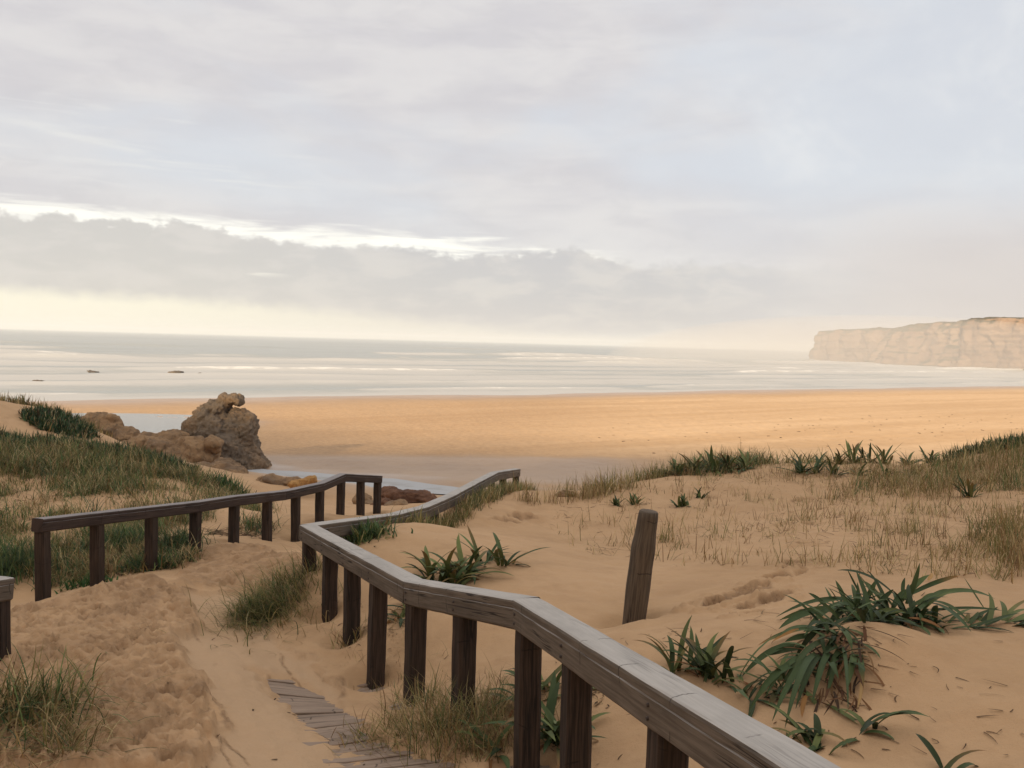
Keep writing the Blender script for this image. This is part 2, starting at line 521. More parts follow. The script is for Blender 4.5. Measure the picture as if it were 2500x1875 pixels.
def detail(x, y):
    """small relief and the masks wet / damp, on top of land()"""
    z = np.zeros_like(x)
    damp_shade = np.zeros_like(x); wet = np.zeros_like(x)
    s = shore(x, y)
    n_wide = fbm2(x * 0.5, y * 0.5, 5.0, 4)
    dune = 1 - smooth(24, 32, y)
    z += dune * 0.05 * n_wide + dune * 0.012 * fbm2(x * 3.0, y * 3.0, 6.0, 3)
    beachy = smooth(28, 34, y) * smooth(2, 14, s)
    z += beachy * (0.02 * fbm2(x * 1.1, y * 0.9, 7.0, 3) + 0.012 * fbm2(x * 4, y * 3, 12.0, 2)) * (1 + 0.8 * smooth(0, 12, x))
    # trampled mound
    jig = 0.12 * fbm2(x * 2.3, y * 2.3, 9.0, 5, 0.6)
    near = (y > 2) & (y < 17) & (np.abs(x) < 9)
    m = np.zeros_like(x); l = np.zeros_like(x); wk = np.zeros_like(x); ch = np.zeros_like(x)
    if near.any():
        xn, yn, jn = x[near], y[near], jig[near]
        sm = sd_poly(xn, yn, MOUND) + jn
        m[near] = 1 - smooth(-0.05, 0.01, sm)
        edge = np.exp(-((sm + 0.07) / 0.07) ** 2)
        sl = sd_poly(xn, yn, LUMPS) + jn
        l[near] = 1 - smooth(-0.15, 0.02, sl)
        swk = sd_poly(xn, yn, WALK) + 0.07 * fbm2(xn * 6, yn * 3.0, 10.0, 3)
        wk[near] = 1 - smooth(-0.10, 0.10, swk)
        sc = sd_poly(xn, yn, CHANNEL) + jn
        ch[near] = 1 - smooth(-0.1, 0.1, sc)
        z[near] += 0.03 * edge
    z += 0.07 * m + 0.06 * l
    rough = np.maximum(m, l)
    z += rough * (0.014 * fbm2(x * 2.2, y * 2.2, 11.0, 4) - 0.014 * np.abs(fbm2(x * 6.5, y * 6.5, 13.0, 4)) + 0.011 * fbm2(x * 15, y * 15, 27.0, 2))
    # flow lines in the washed channel
    fl = fbm2((x * 0.85 + y * 0.5) * 5.0, (y * 0.85 - x * 0.5) * 0.9, 14.0, 3)
    z += ch * (0.012 * fl - 0.02)
    wash = ch * (1 - m) * (1 - wk)
    z += dune * (1 - ch) * (1 - m) * 0.022 * (0.35 - np.abs(fbm2(x * 1.3 + y * 0.5, y * 1.6, 45.0, 3)))
    strk = np.abs(fbm2((x * 0.85 + y * 0.5) * 3.2 + 0.4 * jig, (y * 0.85 - x * 0.5) * 0.55, 29.0, 3))
    damp_shade = np.maximum(damp_shade, ch * (1 - smooth(0.0, 0.07, strk)) * smooth(-0.1, 0.35, fbm2(x * 1.1, y * 1.1, 30.0, 3)) * 0.9)
    if near.any():
        rim = (1 - wk[near]) * np.exp(-((sc - 0.03) / 0.035) ** 2) * smooth(-0.25, 0.3, fbm2(xn * 3.0, yn * 3.0, 33.0, 3)) * (sm > 0.02)
        damp_shade[near] = np.maximum(damp_shade[near], rim)
        z[near] += 0.02 * (sc > 0) * np.exp(-np.abs(sc) / 0.12)
    z = z * (1 - wk) + wk * (-0.058 + 0.010 * fbm2(x * 7, y * 9, 38.0, 3) + 0.010 * fbm2(x * 2, y * 2, 39.0, 2))
    hq = ((x - HUMMOCK[0]) / 0.42) ** 2 + ((y - HUMMOCK[1]) / 0.38) ** 2
    z += 0.15 * np.exp(-hq ** 1.5)
    # dents
    for lst, dep in ((PRINTS, 0.030), (TRACKS, 0.05)):
        for (cx, cy, r, an, k) in lst:
            R = r * 2.2
            idx = np.nonzero((np.abs(x - cx) < R) & (np.abs(y - cy) < R))[0]
            if len(idx) == 0: continue
            ca, sa = math.cos(an), math.sin(an)
            u = ((x[idx] - cx) * ca + (y[idx] - cy) * sa) / r
            v = (-(x[idx] - cx) * sa + (y[idx] - cy) * ca) / (r * 0.55)
            q = np.sqrt(u * u + v * v)
            if lst is TRACKS:
                q = np.maximum(q + 0.75 * fbm2(x[idx] * 7.0, y[idx] * 7.0, 46.0, 3), 0.0)
            w = np.maximum(rough[idx], 0.0) if lst is PRINTS else 1.0
            z[idx] += k * dep * w * (-np.exp(-(q / 0.85) ** 4) + 0.45 * np.exp(-((q - 1.25) / 0.3) ** 2))
            if lst is PRINTS:
                damp_shade[idx] = np.maximum(damp_shade[idx], w * k * np.exp(-(q / 0.8) ** 4))  # shade inside each print is painted dark through this mask
            if lst is TRACKS:
                dmp = np.exp(-(q / 0.95) ** 4)
                damp_shade[idx] = np.maximum(damp_shade[idx], 1.5 * np.exp(-(q / 0.95) ** 8) * (0.75 + 0.6 * fbm2(x[idx] * 14, y[idx] * 14, 3.0, 2)))
                z[idx] += 0.02 * dmp * fbm2(x[idx] * 11, y[idx] * 11, 3.5, 3)
    for (cx, cy) in SCOUR:
        idx = np.nonzero((np.abs(x - cx) < 0.6) & (np.abs(y - cy) < 0.6))[0]
        if len(idx) == 0: continue
        u, v = (x[idx] - cx + 0.05) / 0.15, (y[idx] - cy + 0.04) / 0.13
        q = np.sqrt(u * u + v * v)
        z[idx] += -0.055 * np.exp(-q ** 3) + 0.022 * np.exp(-((q - 1.7) / 0.5) ** 2)
    # scour round the lone post
    q = np.sqrt(((x - POST_BASE[0] + 0.10) / 0.24) ** 2 + ((y - POST_BASE[1] + 0.05) / 0.24) ** 2)
    z -= 0.13 * np.exp(-q ** 3)
    damp_shade = np.maximum(damp_shade, 0.9 * m * (0.55 + 0.5 * fbm2(x * 1.3, y * 1.3, 16.0, 3) + 0.5 * fbm2(x * 6, y * 6, 28.0, 3)))
    damp_shade = np.maximum(damp_shade, 0.7 * l)
    # beach water marks
    sdist = sd_line(x, y, STREAM)
    wet = np.maximum(wet, (1 - smooth(0.8, 4.5, sdist + 0.9 * fbm2(x * 0.3, y * 0.3, 18.0, 3))) * (1 - 0.6 * dune))
    wet = np.maximum(wet, smooth(27, 30, y) * (1 - smooth(36.0, 38.5, y - 0.05 * x + 0.6 * fbm2(x * 0.2, y * 0.2, 19.0, 3))) * (1 - smooth(3.0, 9.0, x)) * 0.75)
    wet = np.maximum(wet, (1 - smooth(1.0, 16.0, s + 2.0 * fbm2(x * 0.06, y * 0.06, 20.0, 2))) * 0.9 * smooth(30, 38, y))
    pd = pool_d(x, y)
    wet = np.maximum(wet, (1 - smooth(1.0, 1.7, pd)))
    moist = smooth(28, 36, y) * (1 - smooth(-4.0, 10.0, x - 0.10 * (y - 40))) * 0.55
    damp_shade = np.maximum(damp_shade, moist)
    z -= 0.12 * (1 - smooth(0.6, 1.6, sdist)) * smooth(24, 27, y)
    # trodden sand over the upper beach
    global WASH
    WASH = wash
    return z, np.clip(wet, 0, 1), np.clip(damp_shade, 0, 1)


def ground(x, y, pool=True):
    x = np.asarray(x, float); y = np.asarray(y, float)
    z0 = land(x, y)
    dz_, wet, damp_shade = detail(x, y)
    z = z0 + dz_
    pd = pool_d(x, y)
    z = np.where(pd < 1.25, np.minimum(z, POOL_Z + (pd - 1.0) * 0.35), z)
    return z, wet, damp_shade


def gz(x, y):
    return ground(np.atleast_1d(np.float64(x)), np.atleast_1d(np.float64(y)))[0]


# ------------------------------------------------------------------ materials
def new_mat(name):
    m = bpy.data.materials.new(name)
    m.use_nodes = True
    nt = m.node_tree
    b = nt.nodes['Principled BSDF']
    return m, NG(nt), b


def mat_sand():
    m, g, b = new_mat("sand")
    p = g.pos()
    wet = g.attr('wet').outputs['Fac']; damp_shade = g.attr('damp_shade').outputs['Fac']
    n1 = g.noise(p, 0.35, 4, 0.6)
    n2 = g.noise(p, 5.0, 5, 0.6)
    n3 = g.noise(p, 140.0, 2, 0.7)
    dry = g.mix(g.sstep(0.3, 0.7, n1), (0.475, 0.305, 0.168), (0.535, 0.348, 0.198))
    dry = g.mix(g.m('MULTIPLY', g.sstep(0.5, 0.75, n2), 0.22), dry, (0.36, 0.225, 0.125))
    dmp = g.mix(g.sstep(0.36, 0.64, n2), (0.275, 0.172, 0.097), (0.42, 0.268, 0.152))
    by = g.sstep(32.0, 42.0, g.sep(p)[1])
    px_, py_, pz_ = g.sep(p)
    bal = g.m('ADD', g.m('MULTIPLY', px_, 0.808), g.m('MULTIPLY', py_, 0.590))
    bac = g.m('SUBTRACT', g.m('MULTIPLY', py_, 0.808), g.m('MULTIPLY', px_, 0.590))
    tide = g.noise(g.xyz(g.m('MULTIPLY', bal, 0.022), g.m('MULTIPLY', bac, 0.16), 3.0), 1.0, 5, 0.6, 0.8)
    bsand = g.mix(g.sstep(0.38, 0.66, tide), (0.58, 0.40, 0.24), (0.49, 0.325, 0.185))
    dry = g.mix(by, dry, bsand)
    mid = g.noise(p, 1.7, 4, 0.6, 0.4)
    dry = g.mix(g.m('MULTIPLY', g.sstep(0.45, 0.7, mid), 0.35), dry, (0.37, 0.23, 0.125))
    dry = g.mix(g.m('MULTIPLY', g.attr('wash').outputs['Fac'], 0.75), dry, (0.50, 0.345, 0.215))
    c = g.mix(damp_shade, dry, dmp)
    wetc = g.mix(g.sstep(0.35, 0.65, n1), (0.30, 0.205, 0.135), (0.36, 0.245, 0.155))
    c = g.mix(g.m('MULTIPLY', wet, 0.9), c, wetc)
    c = g.mix(g.m('MULTIPLY', g.sstep(0.58, 0.75, n3), g.m('MULTIPLY_ADD', by, -0.27, 0.35)), c, (0.28, 0.18, 0.11))
    g.put(b.inputs['Base Color'], c)
    g.put(b.inputs['Roughness'], g.mapr(wet, 0.3, 1.0, 0.95, 0.28))
    g.put(b.inputs['Specular IOR Level'], g.mapr(wet, 0.0, 1.0, 0.15, 0.55))
    dryf = g.m('SUBTRACT', 1.0, g.m('MULTIPLY', wet, 0.95))
    crumb = g.noise(p, 12.0, 5, 0.62, 0.5)
    h = g.m('ADD', g.m('MULTIPLY', n2, 0.5), g.m('MULTIPLY', n3, 0.10))
    h = g.m('ADD', h, g.m('MULTIPLY', g.noise(p, 22.0, 3, 0.6), 0.22))
    h = g.m('ADD', h, g.m('MULTIPLY', g.m('MULTIPLY', crumb, damp_shade), 1.0))
    sx_, sy_, sz_ = g.sep(p)
    rip = g.node('ShaderNodeTexWave')
    rip.inputs['Scale'].default_value = 2.6
    rip.inputs['Distortion'].default_value = 9.0
    rip.inputs['Detail'].default_value = 3.0
    rip.inputs['Detail Scale'].default_value = 0.7
    g.put(rip.inputs['Vector'], g.xyz(g.m('MULTIPLY', sx_, 0.6), g.m('MULTIPLY', sy_, 1.3), 0.0))
    h = g.m('ADD', h, g.m('MULTIPLY', g.m('MULTIPLY', rip.outputs[1], g.sstep(0.42, 0.6, n1)), 0.16))
    nb = g.node('ShaderNodeBump')
    nb.inputs['Distance'].default_value = 0.035
    g.put(nb.inputs['Strength'], g.m('MULTIPLY', dryf, g.m('MULTIPLY_ADD', by, -0.5, 0.85)))
    g.put(nb.inputs['Height'], h)
    g.put(b.inputs['Normal'], nb.outputs[0])
    return m


def mat_wood(name, dark, light, top, seed=0.0, toplift=0.8, rough=0.8):
    m, g, b = new_mat(name)
    uv = g.node('ShaderNodeUVMap').outputs[0]
    u, v, _ = g.sep(uv)
    oi = g.node('ShaderNodeObjectInfo').outputs['Random']
    rnd = g.m('MULTIPLY', oi, 37.0)
    gv = g.xyz(g.m('MULTIPLY', u, 3.0), g.m('MULTIPLY', v, 75.0), g.m('ADD', rnd, seed))
    grain = g.noise(gv, 1.0, 6, 0.65, 0.12)
    blot = g.noise(g.xyz(g.m('MULTIPLY', u, 2.2), g.m('MULTIPLY', v, 6.0), rnd), 1.0, 4, 0.6)
    c = g.mix(g.sstep(0.32, 0.68, grain), dark, light)
    c = g.mix(g.m('MULTIPLY', g.sstep(0.45, 0.7, blot), 0.5), c, tuple(0.6 * q for q in dark))
    # faces pointing up are mixed towards the lighter top colour
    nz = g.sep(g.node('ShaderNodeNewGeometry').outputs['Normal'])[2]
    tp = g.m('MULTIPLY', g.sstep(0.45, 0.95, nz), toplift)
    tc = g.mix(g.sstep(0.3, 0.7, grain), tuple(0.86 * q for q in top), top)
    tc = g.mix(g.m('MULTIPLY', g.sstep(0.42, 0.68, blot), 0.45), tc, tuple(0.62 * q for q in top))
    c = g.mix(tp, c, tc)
    # long drying cracks and short cross cuts
    crack = g.noise(g.xyz(g.m('MULTIPLY', u, 0.9), g.m('MULTIPLY', v, 30.0), g.m('ADD', rnd, 11.0)), 1.0, 2, 0.5, 0.2)
    ck = g.m('SUBTRACT', 1.0, g.sstep(0.012, 0.03, g.m('ABSOLUTE', g.m('SUBTRACT', crack, 0.5))))
    gate = g.sstep(0.52, 0.6, g.noise(g.xyz(g.m('MULTIPLY', u, 1.3), g.m('MULTIPLY', v, 5.0), g.m('ADD', rnd, 4.0)), 1.0, 2, 0.5))
    ck = g.m('MULTIPLY', g.m('MULTIPLY', ck, gate), g.m('SUBTRACT', 1.0, g.m('MULTIPLY', tp, 0.75)))
    # short saw cuts and seams across the grain
    fr = g.m('FRACT', g.m('MULTIPLY_ADD', u, 2.3, g.m('MULTIPLY', oi, 7.0)))
    cut = g.m('SUBTRACT', 1.0, g.sstep(0.006, 0.014, g.m('ABSOLUTE', g.m('SUBTRACT', g.m('MULTIPLY_ADD', g.m('SUBTRACT', blot, 0.5), 0.25, fr), 0.5))))
    cut = g.m('MULTIPLY', cut, g.sstep(0.48, 0.56, g.noise(g.xyz(g.m('MULTIPLY', u, 1.1), g.m('MULTIPLY', v, 9.0), rnd), 1.0, 2, 0.5)))
    ck = g.m('MAXIMUM', ck, g.m('MULTIPLY', cut, 0.7))
    c = g.mix(g.m('MULTIPLY', ck, 0.85), c, (0.012, 0.009, 0.008))
    g.put(b.inputs['Base Color'], c)
    g.put(b.inputs['Roughness'], rough)
    b.inputs['Specular IOR Level'].default_value = 0.25
    h = g.m('SUBTRACT', g.m('MULTIPLY', grain, 0.5), g.m('MULTIPLY', ck, 0.8))
    g.put(b.inputs['Normal'], g.bump(h, 0.45, 0.004))
    return m


def mat_rock(name, grey, ochre, bal=0.5, scale=1.0):
    m, g, b = new_mat(name)
    p = g.pos()
    n1 = g.noise(p, 0.9 * scale, 6, 0.6, 0.4)
    n2 = g.noise(p, 6.0 * scale, 5, 0.65)
    n3 = g.noise(g.xyz(*[g.m('MULTIPLY', q, w) for q, w in zip(g.sep(p), (1.2, 1.2, 5.0))]), 1.5 * scale, 4, 0.6)
    c = g.mix(g.sstep(bal - 0.13, bal + 0.13, n1), grey, ochre)
    c = g.mix(g.m('MULTIPLY', g.sstep(0.45, 0.7, n2), 0.55), c, tuple(0.45 * q for q in grey))
    c = g.mix(g.m('MULTIPLY', g.sstep(0.56, 0.7, n3), 0.4), c, tuple(min(1.4 * q, .6) for q in ochre))
    g.put(b.inputs['Base Color'], c)
    b.inputs['Roughness'].default_value = 0.92
    b.inputs['Specular IOR Level'].default_value = 0.2
    g.put(b.inputs['Normal'], g.bump(g.m('ADD', g.m('MULTIPLY', n2, 0.7), g.m('MULTIPLY', g.noise(p, 25 * scale, 4, 0.7), 0.3)), 0.9, 0.10 / scale))
    return m


def mat_leaf(name, rough=0.5, trans=0.15, spec=0.3):
    m, g, b = new_mat(name)
    a = g.attr('tint').outputs['Color']
    p = g.pos()
    n = g.noise(p, 9.0, 3, 0.6)
    c = g.mix(g.m('MULTIPLY', g.sstep(0.4, 0.7, n), 0.30), a, g.mix(0.5, a, (0.02, 0.02, 0.01)))
    g.put(b.inputs['Base Color'], c)
    b.inputs['Roughness'].default_value = rough
    b.inputs['Specular IOR Level'].default_value = spec
    tr = g.node('ShaderNodeBsdfTranslucent')
    g.put(tr.inputs[0], c)
    mx = g.node('ShaderNodeMixShader')
    mx.inputs[0].default_value = trans
    g.nt.links.new(b.outputs[0], mx.inputs[1])
    g.nt.links.new(tr.outputs[0], mx.inputs[2])
    out = [n for n in g.nt.nodes if n.type == 'OUTPUT_MATERIAL'][0]
    g.nt.links.new(mx.outputs[0], out.inputs[0])
    return m


M_SAND = mat_sand()
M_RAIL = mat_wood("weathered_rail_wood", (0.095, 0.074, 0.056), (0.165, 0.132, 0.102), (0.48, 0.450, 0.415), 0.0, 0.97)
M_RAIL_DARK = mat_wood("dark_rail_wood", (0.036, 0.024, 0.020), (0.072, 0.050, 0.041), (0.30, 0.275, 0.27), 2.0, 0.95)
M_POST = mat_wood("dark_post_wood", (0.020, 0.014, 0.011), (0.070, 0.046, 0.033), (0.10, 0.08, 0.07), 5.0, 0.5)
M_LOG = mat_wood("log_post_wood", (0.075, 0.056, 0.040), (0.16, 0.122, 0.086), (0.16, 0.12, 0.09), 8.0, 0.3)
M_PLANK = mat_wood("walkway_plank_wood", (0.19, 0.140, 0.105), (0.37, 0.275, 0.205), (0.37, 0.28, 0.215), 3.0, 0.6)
M_ROCK = mat_rock("grey_brown_rock", (0.185, 0.145, 0.108), (0.27, 0.185, 0.115), 0.56)
M_ROCK_OCHRE = mat_rock("ochre_rock", (0.205, 0.140, 0.090), (0.34, 0.215, 0.115), 0.46)
M_ROCK_ORANGE = mat_rock("orange_rock", (0.36, 0.20, 0.085), (0.48, 0.27, 0.10), 0.45, 2.0)
M_ROCK_RED = mat_rock("red_brown_rock", (0.115, 0.062, 0.042), (0.21, 0.105, 0.060), 0.5, 1.5)
M_ROCK_SEA = mat_rock("wet_sea_rock", (0.10, 0.085, 0.07), (0.14, 0.11, 0.085), 0.5, 1.0)
M_LEAF = mat_leaf("strap_leaf", 0.55, 0.12, 0.18)
M_DRY = mat_leaf("dry_leaf", 0.8, 0.2, 0.1)
M_GRASS = mat_leaf("grass_blade", 0.7, 0.25, 0.15)


# ------------------------------------------------------------------ ground sheet
def build_ground():
    r = [0.25]
    while r[-1] < 700:
        q = r[-1]
        k = 1.10 if q < 2.2 else 1.0042 if q < 14 else 1.0055 if q < 36 else 1.012 if q < 130 else 1.05
        r.append(q * k)
    r = np.array(r)
    th = np.radians(np.concatenate([np.arange(-180, -46, 3.0), np.arange(-46, -34, 0.5), np.arange(-34, 34.01, 0.125), np.arange(34.5, 46, 0.5), np.arange(46.5, 180, 3.0)]))
    X = r[:, None] * np.sin(th)[None, :]
    Y = r[:, None] * np.cos(th)[None, :]
    Z, wet, damp_shade = ground(X.ravel(), Y.ravel())
    wash = WASH
    V = np.c_[X.ravel(), Y.ravel(), Z]
    Fq = grid_faces(len(r), len(th), wrap=True)[:, ::-1]
    V = np.vstack([V, [0, 0, float(gz(0, 0)[0])]])
    me = mesh_np("ground", V, Fq, True, {'wet': np.r_[wet, 0], 'damp_shade': np.r_[damp_shade, 0], 'wash': np.r_[wash, 0]})
    o = new_obj("ground", me, M_SAND)
    tag(o, "golden sand of the dunes running down to the wide flat beach", kind='structure')
    return o


build_ground()


# ------------------------------------------------------------------ sea, pool and stream
def mat_water(name, base, rough, foamy=True):
    m, g, b = new_mat(name)
    p = g.pos()
    x, y, z = g.sep(p)
    # coordinates along and across the shore
    al = g.m('MULTIPLY', g.m('ADD', g.m('MULTIPLY', x, 0.808), g.m('MULTIPLY', y, 0.590)), 1.0)
    ac = g.m('SUBTRACT', g.m('MULTIPLY', y, 0.808), g.m('MULTIPLY', x, 0.590))
    rip = g.noise(g.xyz(g.m('MULTIPLY', al, 0.35), ac, 0.0), 0.9, 5, 0.6)
    col = base
    g.put(b.inputs['Roughness'], rough)
    b.inputs['IOR'].default_value = 1.33
    if foamy:
        f = g.attr('foam').outputs['Fac']
        n = g.noise(g.xyz(g.m('MULTIPLY', al, 0.16), g.m('MULTIPLY', ac, 0.40), 2.0), 1.0, 8, 0.72, 0.8)
        n2 = g.noise(g.xyz(g.m('MULTIPLY', al, 0.7), g.m('MULTIPLY', ac, 1.6), 5.0), 1.0, 5, 0.7, 0.3)
        t = g.m('ADD', g.m('MULTIPLY', n, 0.65), g.m('MULTIPLY', n2, 0.35))
        mask = g.sstep(-0.20, 0.22, g.m('SUBTRACT', f, t))
        col = g.mix(mask, base, (0.43, 0.435, 0.44))
        n4 = g.noise(g.xyz(g.m('MULTIPLY', al, 0.22), g.m('MULTIPLY', ac, 0.30), 8.0), 1.0, 6, 0.72, 0.5)
        cm = g.sstep(-0.02, 0.34, g.m('SUBTRACT', g.attr('crest').outputs['Fac'], g.m('MULTIPLY_ADD', n4, 1.15, g.m('MULTIPLY', n2, 0.25))))
        col = g.mix(cm, col, (0.66, 0.66, 0.65))
        g.put(b.inputs['Roughness'], g.mapr(mask, 0, 1, rough, 0.9))
    g.put(b.inputs['Base Color'], col)
    g.put(b.inputs['Normal'], g.bump(rip, 0.35, 0.12 if foamy else 0.01))
    return m


WAVES = [  # metres seaward of the water's edge, height, front width, back width, length of its patches, foam
    (9, 0.14, 0.8, 2.5, 40, 0.8), (24, 0.28, 1.3, 5, 45, 0.55), (40, 0.30, 1.6, 6, 60, 0.6), (60, 0.55, 2.0, 8, 45, 0.9), (84, 0.75, 2.2, 10, 70, 1.0),
    (118, 0.85, 3.0, 14, 60, 0.75), (160, 1.05, 4.0, 18, 80, 0.8), (215, 1.1, 6, 24, 110, 0.75), (290, 1.1, 9, 30, 140, 0.3), (380, 1.0, 12, 40, 200, 0.2),
    (500, 0.9, 16, 50, 250, 0.1), (660, 0.9, 20, 60, 300, 0.1),
]


def build_sea():
    r = [45.0]
    while r[-1] < 6400:
        q = r[-1]
        r.append(q * (1.0065 if q < 420 else 1.012 if q < 900 else 1.06))
    r = np.array(r)
    th = np.radians(np.concatenate([np.arange(-100, -36, 1.0), np.arange(-36, 34.01, 0.14), np.arange(35, 80, 1.0)]))
    X = (r[:, None] * np.sin(th)[None, :]).ravel()
    Y = (r[:, None] * np.cos(th)[None, :]).ravel()
    t = -shore(X, Y)                                   # metres to seaward
    a = 0.808 * X + 0.590 * Y                          # metres along the shore
    tw = t + 5.0 * fbm2(a * 0.010, t * 0.004, 21.0, 3) + 1.6 * fbm2(a * 0.05, t * 0.02, 22.0, 2)
    z = np.zeros_like(t)
    foam = 0.40 * (1 - smooth(60, 240, t)) + 0.20 + 0.16 * np.exp(-((t - 105) / 50) ** 2)
    foam = foam + 0.20 * fbm2(a * 0.012, t * 0.05, 25.0, 3)
    crest_w = np.zeros_like(t)
    for i, (c, h, wf, wb, ln, fm) in enumerate(WAVES):
        amp = np.clip(0.55 + 1.0 * fbm2(a / ln, np.full_like(a, i * 3.1), 23.0, 3), 0.05, 1.3)
        dlt = tw - c
        prof = np.where(dlt < 0, np.exp(-(dlt / wf) ** 2), np.exp(-(dlt / wb) ** 2))
        z += h * amp * prof
        cr = np.exp(-((dlt + 0.2 * wf + 0.5 * wf * fbm2(a * 0.25, t * 0.1, 37.0, 3)) / (wf * 1.5)) ** 2)
        breaking = smooth(0.30, 0.70, amp + 0.5 * fbm2(a / (ln * 0.3), np.full_like(a, i * 7.7), 24.0, 2))
        foam += fm * cr * breaking * 0.5
        crest_w = np.maximum(crest_w, fm * cr * breaking)
        trail = np.where(dlt < 0, np.exp(dlt / (wf * 5)), 0.0)
        foam += 0.30 * fm * trail * breaking
        face = np.exp(-((dlt - 0.5 * wb) / (0.45 * wb)) ** 2)
        foam -= 0.40 * face * fm
    z += 0.05 * fbm2(a * 0.06, t * 0.3, 26.0, 3) * smooth(5, 30, t)
    foam += 0.5 * np.exp(-((t - 1.0) / 2.0) ** 2)
    z = np.where(t < 4, z * smooth(-2, 4, t), z) - 0.02
    near = t > -14
    Fq = grid_faces(len(r), len(th))[:, ::-1]
    Fq = Fq[near[Fq].all(1)]
    used = np.unique(Fq)
    remap = np.full(len(t), -1); remap[used] = np.arange(len(used))
    V = np.c_[X, Y, z][used]
    me = mesh_np("sea", V, remap[Fq], True, {'foam': np.clip(foam, 0, 1.2)[used], 'crest': np.clip(crest_w, 0, 1)[used]})
    o = new_obj("sea", me, mat_water("sea_water", (0.285, 0.305, 0.300), 0.33))
    tag(o, "pale grey sea with rows of white breakers", kind='structure')


build_sea()


def build_pool():
    n = 96
    V = [(POOL_C[0], POOL_C[1], POOL_Z)]
    for k in range(n):
        a = 2 * math.pi * k / n
        u, v = 1.3 * POOL_R[0] * math.cos(a), 1.3 * POOL_R[1] * math.sin(a)
        ca, sa = math.cos(POOL_A), math.sin(POOL_A)
        V.append((POOL_C[0] + u * ca - v * sa, POOL_C[1] + u * sa + v * ca, POOL_Z))
    Fq = [(0, 1 + k, 1 + (k + 1) % n) for k in range(n)]
    me = mesh_np("tide_pool_water", np.array(V), np.array(Fq), True)
    o = new_obj("tide_pool_water", me, mat_water("pool_water", (0.16, 0.15, 0.13), 0.10, False))
    tag(o, "still shallow tide pool lying behind the rocks", kind='structure')


build_pool()


def build_stream():
    # resample the centre line and lay a sheet that follows the ground
    pts = np.array(STREAM, float); hw = np.array(STREAM_HALF)
    tt = np.linspace(0, len(pts) - 1, 160)
    cx = np.interp(tt, range(len(pts)), pts[:, 0]); cy = np.interp(tt, range(len(pts)), pts[:, 1]); h = np.interp(tt, range(len(pts)), hw)
    tx, ty = np.gradient(cx), np.gradient(cy)
    L = np.hypot(tx, ty); nx, ny = -ty / L, tx / L
    cols = np.linspace(-1, 1, 9)
    wig = 0.25 * fbm2(cx * 0.5, cy * 0.5, 31.0, 3)
    X = cx[:, None] + nx[:, None] * (h[:, None] * cols + wig[:, None]); Y = cy[:, None] + ny[:, None] * (h[:, None] * cols + wig[:, None])
    zc = ground(cx, cy)[0]
    zc = np.convolve(np.pad(zc, 12, 'edge'), np.ones(25) / 25, 'valid')
    Z = np.repeat((zc + 0.035)[:, None], 9, 1)
    foam = 0.62 + 0.35 * np.abs(cols)[None, :] + 0.25 * fbm2(X * 1.2, Y * 1.2, 32.0, 3)
    V = np.c_[X.ravel(), Y.ravel(), Z.ravel()]
    me = mesh_np("stream_water", V, grid_faces(160, 9), True, {'foam': np.clip(foam.ravel(), 0, 1)})
    o = new_obj("stream_water", me, mat_water("stream_water", (0.20, 0.18, 0.15), 0.15))
    tag(o, "shallow stream with pale foam crossing the beach behind the handrails", kind='structure')


build_stream()


